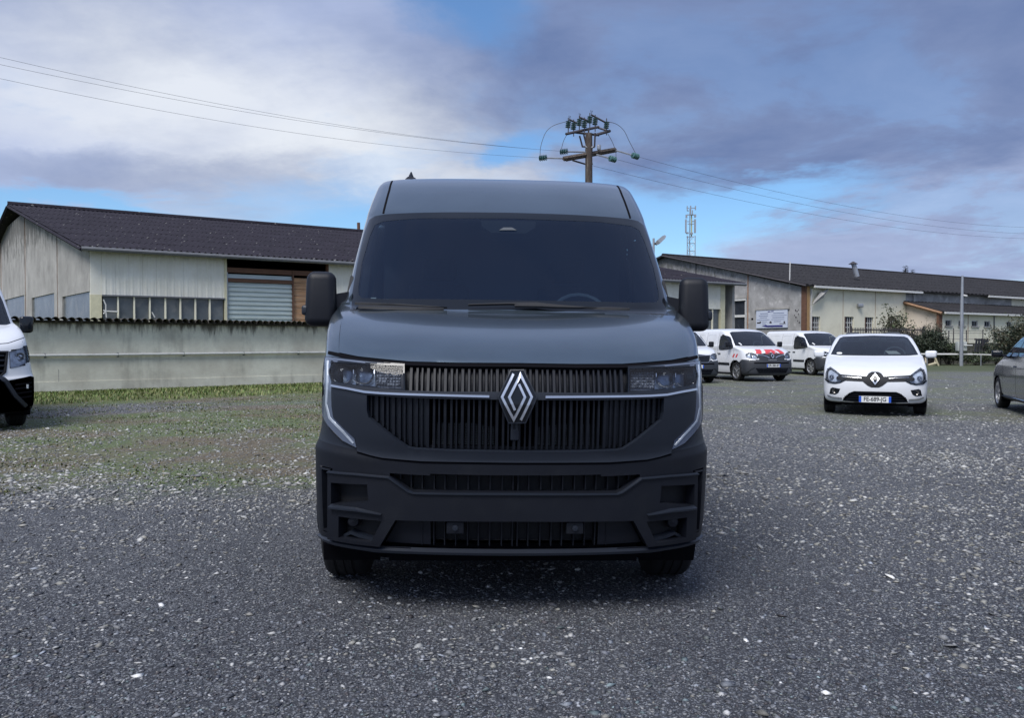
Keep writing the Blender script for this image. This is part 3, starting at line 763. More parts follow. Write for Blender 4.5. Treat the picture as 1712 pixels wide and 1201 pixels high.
    def hdisp(x, z):
        ax = abs(x); e = 1/(1+math.exp((ax-(.50+.9*max(0, z-1.28)))*26)); f = min(1, max(0, (z-1.235)/.10)); f = f*f*(3-2*f); return .007*e*f
    sk.patch('bonnet', M_PAINT, root, 'F', hd, off=.010, th=.03, grid=.02, disp=hdisp)
    sk.strip('bonnet_gap', M_VOID, root, 'F', Hop([(550, 590), (569, 594.5), (600, 601.5), (637, 605.5), (686, 609.5), (765, 611.5), (863, 612)]), .022, -.02, .006)
    for q in both(P([(583, 524.5), (574, 531), (570, 545), (568.3, 560), (567.8, 590)])): sk.strip('bonnet_side_gap', M_VOID, root, 'F', q, .006, -.01, .002)
    # ---- headlights
    lamp = P([(556, 605.8), (570, 606.8), (620, 610), (675, 612.5), (676, 651.5), (640, 650), (600, 645.5), (557, 637.5), (552.5, 622)])
    guide = P([(546, 597.5), (569, 600.5), (620, 606.5), (676, 611), (675, 613), (620, 610.4), (556, 606.2), (553, 622), (557.5, 640), (557.5, 680), (560, 698), (577, 716), (594, 732.5), (597.5, 749), (574, 737), (552, 714), (542, 698), (538.5, 680), (541, 640)])
    core = P([(549.5, 604), (549.5, 640), (547.5, 676), (553, 699), (575, 722), (592, 741)])
    brow = P([(552, 601), (575, 604), (612, 608)])
    for s, sx in ((0, -1), (1, 1)):
        mm = (lambda q: mirx(q)) if s else (lambda q: q)
        L = mm(lamp); sk.cut('F', L)
        hl = sk.patch('headlight', M_LENS, root, 'F', L, off=.006, th=.012, grid=.035)
        sk.patch('lamp_bowl', M_LAMPD, hl, 'F', inset(L, -.012), off=-.075, th=.004, grid=.05)
        sk.strip('lamp_frame', M_GLOSSB, hl, 'F', inset(L, -.002), .010, -.05, .008, closed=True)
        cell = mm(P([(628, 617), (668, 618), (669, 647), (628, 646)])); rc_ = sk.patch('reflector_cell', M_LAMPW, hl, 'F', cell, off=-.05, th=.03, grid=.03)
        mb = MB(); rg = random.Random(5+s); xa = min(c[0] for c in cell); xb = max(c[0] for c in cell); za = min(c[1] for c in cell); zb = max(c[1] for c in cell)
        for i in range(9):
            for j in range(6):
                cx = xa+(xb-xa)*(i+.5)/9; cz = za+(zb-za)*(j+.5)/6; w_ = (xb-xa)/19; h_ = (zb-za)/13; l, n = sk.at('F', (cx, cz)); ap = Vector((rg.uniform(-w_, w_), -rg.uniform(.005, .016), rg.uniform(-h_, h_))); l = l+Vector((0, .045, 0))
                q_ = [l+Vector((-w_, 0, -h_)), l+Vector((w_, 0, -h_)), l+Vector((w_, 0, h_)), l+Vector((-w_, 0, h_))]; mb.add(q_+[l+ap], [(0, 1, 4), (1, 2, 4), (2, 3, 4), (3, 0, 4)])
        tag(mb.build('crystal_facets', M_LAMPW, hl), kind='stuff')
        for a, c in ((560, 584), (592, 620)):
            cell = mm(P([(a, 613), (c, 614), (c, 643), (a, 640)])); sk.patch('projector_cell', M_LAMPD, hl, 'F', cell, off=-.055, th=.02, grid=.03)
            l, n = sk.at('F', P([((a+c)/2, 628)])[0] if sx < 0 else mirx(P([((a+c)/2, 628)]))[0])
            mb = MB(); mb.lathe([(0, .045), (-.014, .045), (-.03, .036), (-.038, .02), (-.041, .001)], 'y', l+Vector((0, .052, 0)), 24); mb.build('projector_lens', M_LENS, hl, smooth=True)
            mb = MB(); ar = []
            for i in range(7):
                t = math.pi*(1.15+.7*i/6); ar.append(l+Vector((.048*math.cos(t), .02, .048*math.sin(t)*.8-.004)))
            mb.tube(ar, .0035, 5).build('lens_ring', M_SILVER, hl, smooth=True)
            sk.strip('lamp_bar', M_SILVER, hl, 'F', mm(P([(c+3.2, 616), (c+3.2, 623)])), .006, -.03, -.02)
        g = sk.patch('light_guide', M_DRL, root, 'F', mm(guide), off=.007, th=.02, grid=.02)
        sk.strip('guide_edge', M_GLOSSB, g, 'F', inset(mm(guide), -.001), .005, 0, .0085, closed=True)
        sk.strip('guide_core', M_CORE, g, 'F', mm(core), [.016, .015, .014, .017, .017, .012], .004, .0095, top=.6)
        sk.strip('guide_brow', M_DRL, g, 'F', mm(brow), .01, .004, .0095, top=.6)
    # ---- bumper
    s1 = H([(863, 797.5), (718, 797), (655, 794.8), (686, 820), (863, 822.8)])
    s2 = H([(863, 872), (664, 869.5), (640, 911), (700, 915.5), (863, 918.5)])
    for g in (s1, s2):
        sk.cut('F', inset(g, -.004)); sk.patch('bumper_backing', M_BLACK, root, 'F', inset(g, -.03), off=-.08, th=.004, grid=.06)
    pts = H([(863, 823.8), (690, 821.2), (684, 819), (652, 796.5), (553.5, 787.5), (553.5, 899), (600, 908), (637, 912), (663, 868.2), (863, 870.6)])
    rc = P([(559, 806), (617, 809), (619, 838), (559, 842)]); fg = P([(571, 862), (641, 869.5), (623, 905), (571, 897)])
    holes = [rc, mirx(rc), fg, mirx(fg)]
    for h in holes: sk.cut('F', h)
    sk.patch('bumper_centre', M_PLAST, root, 'F', pts, holes, off=.024, th=.06, grid=.03)
    sk.strip('bumper_crease', M_PLAST2, root, 'F', Hop([(554, 788.5), (600, 792.5), (652, 797.5), (684, 820.5), (692, 823.5), (760, 824.8), (863, 825.5)]), .013, .018, .034, top=.35)
    for h in holes: sk.patch('recess_backing', M_BLACK, root, 'F', inset(h, -.025), off=-.05, th=.004, grid=.05)
    for q in both(P([(559, 846), (600, 850.5), (641, 857.5)])): sk.strip('bumper_fin', M_PLAST2, root, 'F', q, [.03, .025, .005] if q[0][0] < 0 else [.005, .025, .03], .018, .045, top=.3)
    for sx in (-1, 1):
        (fx, fz), = P([(591, 872)]); fx *= -sx if sx > 0 else 1; l, n = sk.at('F', (fx, fz))
        mb = MB(); mb.lathe([(0, .032), (-.02, .032), (-.035, .024), (-.04, .001)], 'y', l+Vector((0, .03, 0)), 20); mb.build('fog_lamp_blank', M_PLAST, root, smooth=True)
        q = [(574, 897), (585, 892), (600, 898), (622, 903)]; q = P(q); q = mirx(q) if sx > 0 else q; sk.strip('recess_floor', M_PLAST2, root, 'F', q, .02, -.04, -.005)
    vs = P([(537.5, 783), (551.5, 786), (551.5, 889), (541, 885)])
    for q in both(vs):
        sk.cut('F', q); sk.cut('L' if q[0][0] < 0 else 'R', [(sk.at('F', p)[0].y, p[1]) for p in q])
        sk.strip('vent_frame', M_PLAST, root, 'F', q, .012, -.03, .004, closed=True)
    q = vs; 
    for i, x in enumerate(xs):      # bars inside the two bumper slots
        for sgn in (-1, 1):
            for g, lim in ((s1, .62), (s2, .50)):
                if i % 2 or x[0] > lim: continue
                s = span(g, sgn*x[0])
                if s: sk.strip('bumper_slat', M_PLAST, root, 'F', [(sgn*x[0], s[0]), (sgn*x[0], s[1])], .009, -.07, -.035, top=.6, step=.1)
    for q in both(P([(664, 869.5), (718, 870.5), (718, 916), (640, 911)])): sk.patch('slot_blank', M_PLAST, root, 'F', q, off=-.04, th=.01, grid=.05)
    for sx in (-1, 1):
        (fx, fz), = P([(761, 882.5)]); fx = sx*abs(fx)
        l, n = sk.at('F', (fx, fz)); b_ = rbox('parking_sensor', M_PLAST, root, (.085, .03, .06), l+Vector((0, .01, -.002)), bev=.006)
        MB().lathe([(0, .014), (-.008, .014), (-.009, .001)], 'y', l+Vector((0, -.005, 0)), 20).build('sensor_eye', M_PLAST2, b_, smooth=True, sharp=30)
    sk.strip('bumper_lip', M_PLAST2, root, 'F', Hop([(532.5, 895.5), (545, 901), (564, 907.5), (600, 914), (629, 918), (700, 921.8), (863, 924.5)]), .026, -.01, .018, top=.35)
    # ---- roof joints, aerial, wipers, scuttle
    for q in both(P([(655.5, 303), (651, 318), (646, 336), (641, 357)])): sk.strip('roof_joint', M_VOID, root, 'F', q, .018, -.004, .003)
    l = M.inverted() @ P3(687, 297, 6.25)
    rr = sk.at('T', (l.x, l.y))[0]
    mb = MB(); mb.prism([(rr.x+a, rr.y+b_, rr.z-.01) for a, b_ in ((-.075, 0), (-.045, -.10), (.045, -.10), (.075, 0), (.06, .12), (-.06, .12))], [(rr.x+a, rr.y+b_, rr.z+.035) for a, b_ in ((-.035, 0), (-.02, -.045), (.02, -.045), (.035, 0), (.025, .07), (-.025, .07))])
    mb.prism([(rr.x+a, rr.y+b_, rr.z+.033) for a, b_ in ((-.025, 0), (0, -.04), (.025, 0), (0, .07))], [(rr.x+a, rr.y+b_, rr.z+.085) for a, b_ in ((-.004, .02), (0, .01), (.004, .02), (0, .04))])
    mb.build('roof_aerial', M_PLAST, root)
    sk.strip('scuttle', M_BLACK, root, 'F', Hop([(586, 523), (700, 524.5), (863, 526)]), .045, -.02, .004)
    def wiper(l, h, w0):
        q = P(l); return sk.strip('wiper', M_BLACK, root, 'F', q, w0, h-.012, h)
    wiper([(594, 515.5), (640, 516), (671, 516.5), (720, 520), (748, 522)], .035, [.008, .012, .02, .014, .005])
    wiper([(600, 520), (650, 521), (700, 522), (742, 523)], .03, [.01, .016, .016, .01])
    wiper([(783, 516), (850, 514), (896, 514.5), (940, 518.5), (1010, 521.5)], .035, [.005, .010, .02, .012, .006])
    wiper([(860, 519), (905, 518.5), (960, 522), (1010, 526), (1052, 528)], .045, [.012, .022, .018, .014, .005])
    # ---- interior
    cabin(root, 1.05, 1.50, .97, 2.55, 2.35, z_floor=.6, wheel_side=1)
    # ---- side windows, arches, wheels
    for md in ('L', 'R'):
        car_window(sk, root, md, [(1.28, 1.56), (1.62, 1.92), (1.85, 2.10), (2.35, 2.14), (2.42, 2.02), (2.42, 1.50), (1.5, 1.47)], .03, M_GLASS, 'side_window')
        sk.strip('door_joint', M_VOID, root, md, [(1.22, .45), (1.22, 1.40)], .008, -.004, .001); sk.strip('door_joint', M_VOID, root, md, [(2.5, .42), (2.5, 2.12)], .008, -.004, .001)
    for yy in (.87, 4.2):
        sk.arch(yy, .37, .43)
        for sx in (-1, 1):
            arch_well(root, yy, .43, sx*1.0, sx*.70, .37)
            q = [(yy+.44*math.cos(t), .37+.44*math.sin(t)) for t in np.linspace(-.12*math.pi, 1.12*math.pi, 26)]
            sk.strip('arch_trim', M_PLAST, root, 'L' if sx < 0 else 'R', q, .05, -.03, .010)
            wheel(root, sx*.912, yy, .356, .25, sx, M_PLAST2, spokes=6)
    front = (sk.qrow < 11.2) & (sk.cen[:, 1] < .50)
    bump = front & (sk.qrow < 7.0)
    side_low = (sk.qrow < 3.0) & ~front
    sk.part('bumper', M_PLAST, root, bump | side_low)
    sk.part('front_corner', M_PLAST2, root, front & (sk.cen[:, 2] < 1.21))
    sk.part('body', M_PAINT, root)
    MB().box(-.78, .78, .3, 5.3, .24, .30).build('underbody', M_VOID, root)
    MB().box(-.62, .62, .16, .22, .26, 1.15).build('radiator_support', M_VOID, root)
    # ---- mirrors
    for sx in (-1, 1):
        def tp(v):
            if v.co.z > 0: v.co.x *= .84; v.co.y *= .62
            if v.co.z < 0: v.co.y *= .85; v.co.x *= .95
        a = rbox('door_mirror', M_PLAST, root, (.205, .17, .335), (sx*1.146, 1.12, 1.605), (0, 0, rad(-6*sx)), .050, 5, tp)
        rbox('indicator', M_PLAST2, a, (.05, .10, .06), (sx*1.232, 1.12, 1.535), bev=.014)
        mb = MB(); mb.prism([(sx*.97, 1.13, 1.50), (sx*1.12, 1.10, 1.53), (sx*1.12, 1.17, 1.53), (sx*.97, 1.30, 1.50)], [(sx*.95, 1.13, 1.66), (sx*1.12, 1.10, 1.625), (sx*1.12, 1.17, 1.625), (sx*.95, 1.30, 1.66)]); mb.build('mirror_arm', M_PLAST, a)
        mb = MB(); mb.prism([(sx*1.02, 1.05, 1.44), (sx*1.03, 1.34, 1.48), (sx*.96, 1.34, 1.48), (sx*.96, 1.05, 1.44)], [(sx*.985, 1.20, 1.75), (sx*.985, 1.38, 1.80), (sx*.95, 1.38, 1.80), (sx*.95, 1.2, 1.75)]); mb.build('mirror_base', M_BLACK, a)
    return root
big_van()

# ================================================================== parked vehicles
def badge(sk, parent, x, z, s, off=.02):
    """plain silver lozenge ring"""
    em = sk.patch('emblem_mount', M_GLOSSB, parent, 'F', [(x-s*.8, z), (x, z+s*1.1), (x+s*.8, z), (x, z-s*1.1)], off=off-.008, th=.02, grid=.05)
    sk.strip('emblem', M_SILVER, em, 'F', [(x, z+s*.82), (x+.62*s, z), (x, z-s*.82), (x-.62*s, z)], s*.26, off-.01, off+.012, top=.8, closed=True)
def front_lamp(sk, root, poly, lamp_c, r, dark=M_GLOSSB, name='headlight'):
    """lens over a bowl with a round reflector"""
    for s in (0, 1):
        q = mirx(poly) if s else poly; sk.cut('F', inset(q, .012))
        h = sk.patch(name, M_LENS, root, 'F', q, off=.006, th=.01, grid=.04)
        sk.patch('lamp_bowl', M_LAMPB, h, 'F', inset(q, -.005), off=-.045, th=.004, grid=.05)
        sk.strip('lamp_rim', dark, h, 'F', q, .007, -.03, .007, closed=True, step=.05)
        for cx, cz in lamp_c:
            l, n = sk.at('F', (-cx if s else cx, cz))
            MB().lathe([(.02, r), (-.004, r), (-.004, r*.8), (.02, r*.35), (.012, .001)], 'y', l+Vector((0, .02, 0)), 20).build('reflector', M_CHROME, h, smooth=True, sharp=35)
def side_mirror(root, x, y, z, size, m, arm_x, base_z=None):
    s = 1 if x > 0 else -1
    a = rbox('door_mirror', m, root, size, (x, y, z), (0, 0, rad(-8*s)), min(size)*.32, 4, lambda v: setattr(v.co, 'x', v.co.x*(.9 if v.co.z*1 < 0 else 1)))
    MB().tube([(arm_x, y+.02, z-size[2]*.25), (x-s*size[0]*.3, y, z-size[2]*.25)], .022, 6).build('mirror_arm', M_PLAST, a)

def compact_van(label, loc, yaw, plate_text, stripes=False, face='wide', group='small white delivery vans parked in the row', plate_x=0.):
    root = thing('small_van', label, 'van', loc, (0, 0, rad(yaw)), group)
    zr = 1.83
    rows = [(.35, .20, .70, .20, .35, 2.8), (.07, .215, .86, .235, .42, 2.7), (.0, .30, .90, .32, .44, 2.6), (-.01, .46, .915, .49, .46, 2.6), (.0, .62, .918, .66, .48, 2.6),
            (.04, .76, .912, .80, .50, 2.5), (.07, .88, .90, .92, .52, 2.5), (.13, .985, .89, 1.03, .55, 2.4), (.26, 1.055, .895, 1.09, .55, 2.3), (.55, 1.13, .90, 1.15, .45, 2.3),
            (.90, 1.185, .90, 1.20, .34, 2.4), (.94, 1.215, .885, 1.235, .33, 2.4), (1.25, 1.45, .845, 1.455, .30, 2.5), (1.62, 1.68, .79, 1.675, .30, 2.5), (1.80, 1.752, .765, 1.735, .28, 2.4), (2.0, 1.79, .72, 1.775, .28, 2.3), (2.4, 1.825, .64, 1.81, .3, 2.2), (4.15, zr, .58, 1.815, .1, 2.2)]
    sk = Skin(rows, 4.25, sub=5, nt=30, ns=120)
    car_window(sk, root, 'F', [(-.70, 1.20), (0, 1.195), (.70, 1.20), (.80, 1.215), (.735, 1.45), (.66, 1.665), (.56, 1.70), (0, 1.72), (-.56, 1.70), (-.66, 1.665), (-.735, 1.45), (-.80, 1.215)], .035, frit=M_GLOSSB)
    for x, z in ((-.62, 1.29), (-.60, 1.25)): sk.patch('permit_sticker', M_PAPER, root, 'F', smooth_poly([(x-.03, z-.02), (x+.03, z-.02), (x+.03, z+.02), (x-.03, z+.02)]), off=.008, th=.003)
    for md in ('L', 'R'):
        car_window(sk, root, md, smooth_poly([(1.02, 1.13), (1.10, 1.19), (1.42, 1.49), (1.62, 1.57), (1.95, 1.58), (2.02, 1.50), (2.02, 1.10), (1.95, 1.04), (1.3, 1.08)], 1), .025, name='side_window')
        for y0, y1 in ((1.0, 2.09), (2.13, 2.95)): sk.strip('door_joint', M_ALU, root, md, [(y0+.02, .34), (y0, .9), (y0+.02, 1.05)] if y0 < 1.1 else [(y0, .36), (y0, 1.70)], .008, -.004, .002)
        sk.strip('door_joint', M_ALU, root, md, [(2.95, .36), (2.95, 1.70)], .008, -.004, .002)
        sk.strip('panel_crease', M_WHITE, root, md, [(2.22, 1.02), (2.22, 1.55), (2.3, 1.62), (2.80, 1.62), (2.86, 1.55), (2.86, 1.02)], .02, 0, .006)
        sk.strip('panel_crease', M_WHITE, root, md, [(3.05, 1.02), (3.05, 1.55), (3.12, 1.62), (3.85, 1.62), (3.92, 1.5), (3.92, 1.02)], .02, 0, .006)
        for y in (1.9, 2.25): sk.strip('door_handle', M_PLAST, root, md, [(y, .93), (y+.16, .935)], .035, .0, .03)
        sk.strip('side_rubbing_strip', M_PLAST, root, md, [(1.25, .575), (2.0, .58)], .09, 0, .018)
        sk.strip('side_rubbing_strip', M_PLAST, root, md, [(2.16, .585), (3.0, .59)], .09, 0, .018)
        if stripes and md == 'L':
            for y in (.78, .98): sk.patch('red_stripe', M_RED, root, md, [(y, .81), (y+.10, .81), (y+.02, .93), (y-.08, .93)], off=.003, th=.002)
    # bumper cover
    bl = [(-.9, .235), (-.4, .222), (.4, .222), (.9, .235), (.915, .55), (.90, .74), (.80, .765), (.60, .735), (.42, .765), (.30, .835), (.12, .80), (0, .79), (-.12, .80), (-.30, .835), (-.42, .765), (-.60, .735), (-.80, .765), (-.90, .74), (-.915, .55)]
    if face == 'wide':
        ml = [(-.52, .80), (-.50, .925), (-.20, .965), (0, .985), (.20, .965), (.50, .925), (.52, .80), (.42, .745), (-.42, .745)]
        sk.patch('grille', M_BPLAST, root, 'F', ml, off=.006, th=.02, grid=.05)
        for s in (-1, 1): sk.strip('chrome_wing', M_CHROME, root, 'F', [(s*.50, .885), (s*.34, .880), (s*.20, .845), (s*.12, .80)], [.022, .03, .04, .045] if s else 0, .005, .022, top=.6)
        badge(sk, root, 0, .862, .085, .025)
        lm = [(-.50, .80), (-.52, .86), (-.58, .93), (-.68, .975), (-.78, .965), (-.84, .90), (-.83, .83), (-.74, .79), (-.6, .775)]
        front_lamp(sk, root, lm, [(-.68, .88)], .06)
    else:
        ml = [(-.50, .72), (-.54, .90), (-.2, .935), (0, .96), (.2, .935), (.54, .90), (.50, .72), (.42, .665), (-.42, .665)]
        sk.patch('grille', M_GLOSSB, root, 'F', ml, off=.004, th=.02, grid=.05)
        for z in (.70, .745, .79, .835): sk.strip('grille_bar', M_PLAST2, root, 'F', [(-.48, z), (.48, z)], .016, .0, .018)
        sk.strip('chrome_surround', M_CHROME, root, 'F', [(-.58, .86), (-.52, .80), (-.50, .72), (-.42, .672), (.42, .672), (.50, .72), (.52, .80), (.58, .86)], .014, .0, .02)
        for s in (-1, 1): sk.strip('chrome_wing', M_CHROME, root, 'F', [(s*.54, .905), (s*.12, .895)], .022, .0, .02)
        sk.patch('emblem_ring', M_GLOSSB, root, 'F', smooth_poly([(-.13, .85), (-.10, .95), (0, .99), (.10, .95), (.13, .85), (.06, .75), (-.06, .75)], 2), off=.016, th=.03, grid=.05)
        badge(sk, root, 0, .87, .085, .032)
        lm = [(-.55, .84), (-.56, .90), (-.66, .955), (-.80, .96), (-.86, .90), (-.84, .82), (-.74, .77), (-.66, .76)]
        front_lamp(sk, root, lm, [(-.74, .87)], .055)
    sk.strip('bumper_slot', M_VOID, root, 'F', [(-.66, .635), (0, .63), (.66, .635)], .05, -.004, .012)
    sk.patch('lower_intake', M_VOID, root, 'F', [(-.62, .46), (.62, .46), (.52, .30), (-.52, .30)], off=.010, th=.01, grid=.06)
    for z in (.34, .385, .43): sk.strip('intake_bar', M_PLAST2, root, 'F', [(-.56, z), (.56, z)], .012, .008, .022)
    for s in (-1, 1): sk.strip('bumper_crease', M_BPLAST, root, 'F', [(s*.66, .50), (s*.78, .42), (s*.84, .34)], .04, .0, .02)
    if stripes:
        for (a, c) in ((-.56, 1), (-.24, 1), (.06, -1), (.34, -1)):
            sk.patch('red_stripe', M_RED, root, 'F', [(a, .935), (a+.19, .945), (a+.19+.09*c, 1.085), (a+.0+.09*c, 1.085)], off=.006, th=.003, grid=.05)
    plate(sk, root, plate_x, .545, plate_text, off=.03)
    cabin(root, 1.15, 1.18, .84, 2.35, 1.72, wheel_side=1, panel=(face != 'wide'))
    for yy in (.86, 3.55):
        sk.arch(yy, .34, .37)
        for sx in (-1, 1):
            arch_well(root, yy, .37, sx*.90, sx*.60, .34)
            wheel(root, sx*.795, yy, .325, .20, sx, M_RIM, spokes=7, hub_r=.215)
    fr_ = (sk.cen[:, 1] < .60) & ((sk.cen[:, 2] < .735+.07*np.clip(1-np.abs(np.abs(sk.cen[:, 0])-.33)/.2, 0, 1))) & (sk.cen[:, 2] < .80-.55*np.clip(sk.cen[:, 1]-.35, 0, 1))
    sk.part('bumper', M_BPLAST, root, fr_, lift=.003)
    sill = (sk.qrow < 1.6) & (sk.cen[:, 1] >= .60); sk.part('sill', M_PLAST, root, sill)
    sk.part('body', M_WHITE, root)
    MB().box(-.70, .70, .25, 4.1, .20, .26).build('underbody', M_VOID, root)
    for sx in (-1, 1): side_mirror(root, sx*1.02, 1.18, 1.26, (.17, .13, .19), M_PLAST, sx*.88)
    MB().tube([(0.0, 2.1, 1.80), (0.02, 2.3, 1.98)], .006, 5).build('roof_aerial', M_BLACK, root)
    return root
compact_van('white van with slatted grille and round badge, half hidden behind the big grey van', (5.88, 25.9, 0), 9, '-771-AP', face='slats')
compact_van('white van with red and white striped bonnet in the row', (8.78, 27.2, 0), 15, 'GR-380-BY', stripes=True)
compact_van('plain white van with no stripes, partly hidden behind the white hatchback', (13.1, 32.0, 0), 14, '')

def hatch(label, loc, yaw, paint, group=None, text='FE-689-JG', dark=False):
    root = thing('hatchback_car', label, 'car', loc, (0, 0, rad(yaw)), group)
    bpy.context.view_layer.update(); M = root.matrix_world.copy()
    rows = [(.30, .20, .62, .20, .3, 2.8), (.10, .215, .78, .235, .40, 2.6), (.03, .26, .835, .29, .44, 2.5), (.01, .36, .855, .40, .46, 2.5), (.0, .48, .862, .52, .48, 2.4), (.01, .60, .865, .66, .50, 2.4),
            (.05, .70, .862, .78, .55, 2.3), (.10, .765, .86, .85, .62, 2.2), (.22, .83, .858, .90, .66, 2.15), (.50, .92, .855, .96, .60, 2.1), (.85, 1.0, .85, 1.02, .45, 2.2), (1.12, 1.055, .845, 1.06, .30, 2.3),
            (1.16, 1.075, .825, 1.075, .30, 2.4), (1.45, 1.25, .765, 1.24, .27, 2.5), (1.78, 1.42, .69, 1.40, .25, 2.5), (1.92, 1.465, .655, 1.44, .24, 2.4), (2.15, 1.492, .60, 1.475, .3, 2.2), (3.70, 1.47, .50, 1.45, .1, 2.2)]
    sk = Skin(rows, 4.02, sub=6, nt=40, ns=130)
    car_window(sk, root, 'F', [(-.60, 1.065), (0, 1.06), (.60, 1.065), (.765, 1.08), (.70, 1.24), (.615, 1.40), (.55, 1.43), (0, 1.448), (-.55, 1.43), (-.615, 1.40), (-.70, 1.24), (-.765, 1.08)], .028, frit=M_GLOSSB)
    for md in ('L', 'R'):
        car_window(sk, root, md, [(1.42, 1.06), (1.52, 1.12), (1.95, 1.34), (2.15, 1.375), (2.28, 1.375), (2.28, 1.03), (1.6, 1.02)], .022, name='side_window')
        car_window(sk, root, md, [(2.34, 1.03), (2.34, 1.375), (2.8, 1.36), (3.15, 1.27), (3.22, 1.12), (3.1, 1.06)], .022, name='side_window')
        sk.strip('waist_trim', M_GLOSSB, root, md, [(1.35, 1.015), (2.3, 1.005), (3.3, 1.08)], .02, 0, .006)
        for y0 in (1.24, 2.31, 3.05): sk.strip('door_joint', M_VOID, root, md, [(y0, .32), (y0, .95)], .007, -.004, .001)
        for y in (2.10, 2.92): sk.strip('door_handle', paint, root, md, [(y, .86), (y+.15, .865)], .03, .0, .03)
        sk.strip('sill_trim', M_CHROME if dark else M_PLAST, root, md, [(1.08, .26), (3.0, .27)], .03, 0, .02)
        sk.strip('sill_skirt', M_PLAST, root, md, [(1.08, .215), (3.0, .225)], .07, 0, .03)
    # dark central grille with the pointed chin below the badge
    gr = [(-.62, .665), (-.60, .735), (-.42, .722), (-.14, .705), (-.10, .76), (-.05, .785), (.05, .785), (.10, .76), (.14, .705), (.42, .722), (.60, .735), (.62, .665), (.55, .625), (.20, .615), (.12, .545), (.06, .515), (-.06, .515), (-.12, .545), (-.20, .615), (-.55, .625)]
    sk.patch('grille', M_BLACK, root, 'F', gr, off=.006, th=.02, grid=.04)
    for s in (-1, 1): sk.strip('chrome_strip', M_CHROME, root, 'F', [(s*.54, .690), (s*.36, .682), (s*.22, .672)], .010, .005, .018)
    badge(sk, root, 0, .655, .098, .022)
    lm = [(-.50, .655), (-.555, .72), (-.66, .80), (-.745, .855), (-.80, .82), (-.82, .74), (-.82, .66), (-.77, .605), (-.66, .59), (-.56, .61)]
    front_lamp(sk, root, lm, [(-.72, .68), (-.60, .665)], .042)
    for s in (-1, 1):
        sk.strip('lamp_surround', M_GLOSSB, root, 'F', [(s*.48, .64), (s*.57, .59), (s*.66, .572), (s*.77, .585), (s*.83, .64)], .022, .0, .012)
    lw = [(-.52, .27), (-.50, .32), (-.42, .40), (-.34, .435), (.34, .435), (.42, .40), (.50, .32), (.52, .27), (.30, .258), (-.30, .258)]
    sk.cut('F', inset(lw, .012)); sk.patch('lower_intake', M_VOID, root, 'F', inset(lw, -.02), off=-.04, th=.004, grid=.06)
    sk.strip('intake_frame', M_GLOSSB, root, 'F', lw, .02, -.02, .008, closed=True)
    for z in (.30, .34, .38, .415): sk.strip('intake_bar', M_PLAST, root, 'F', [(-.48+.8*max(0, z-.32), z), (.48-.8*max(0, z-.32), z)], .014, -.03, -.005)
    for s in (0, 1):
        q = [(-.755, .375), (-.735, .475), (-.70, .495), (-.57, .475), (-.60, .40), (-.65, .37)]; q = mirx(q) if s else q
        fp = sk.patch('fog_pod', M_GLOSSB, root, 'F', q, off=.004, th=.02, grid=.04)
        c = (-.67 if not s else .67, .43); l, n = sk.at('F', c)
        MB().lathe([(-.004, .038), (-.016, .036), (-.010, .026), (0.004, .01), (.004, .001)], 'y', l, 18).build('fog_lamp', M_AMBER, fp, smooth=True, sharp=40)
        sk.strip('blade', M_CHROME, root, 'F', [(-.78, .345), (-.70, .315), (-.54, .305)] if not s else [(.54, .305), (.70, .315), (.78, .345)], .03, .0, .016)
    plate(sk, root, .0, .305, text, off=.03)
    cabin(root, 1.30, 1.04, .76, 2.9, 1.36, z_floor=.3, wheel_side=1, panel=False)
    for sx in (-1, 1): rbox('seat', M_SEAT, root, (.5, .14, .5), (sx*.36, 3.0, .95), (rad(-14), 0, 0), .05)
    sk.patch('windscreen_sticker', M_PAPER, root, 'F', smooth_poly([(-.66, 1.085), (-.56, 1.085), (-.56, 1.12), (-.66, 1.12)]), off=.006, th=.002)
    if not dark:
        MB().add([(.28, 1.36, 1.075), (.50, 1.34, 1.075), (.40, 1.52, 1.15), (.20, 1.52, 1.15)], [(0, 1, 2, 3)]).build('dashboard_paper', M_PAPER, root)
        rbox('rear_view_mirror', M_PLAST, root, (.24, .03, .07), (0, 1.72, 1.36), bev=.012)
    for yy in (.80, 3.38):
        sk.arch(yy, .31, .345)
        for sx in (-1, 1):
            arch_well(root, yy, .345, sx*.85, sx*.55, .31)
            wheel(root, sx*.762, yy, .312, .20, sx, M_RIM, spokes=5 if dark else 8, hub_r=.215)
    low = (sk.cen[:, 2] < .24) & (sk.cen[:, 1] < .5); sk.part('bumper_valance', M_PLAST, root, low)
    sk.part('body', paint, root)
    MB().box(-.60, .60, .22, 3.8, .19, .25).build('underbody', M_VOID, root)
    for sx in (-1, 1): side_mirror(root, sx*.985, 1.38, 1.09, (.20, .12, .135), M_GLOSSB if dark else paint, sx*.83)
    return root
hatch('white hatchback parked facing the camera with a paper on its dashboard', (6.42, 14.30, 0), -23.0, M_WHITE)
hatch('dark grey hatchback cut off by the right edge, seen from behind its front wheel', (10.86, 16.75, 0), 160, M_DGREY, dark=True, text='')

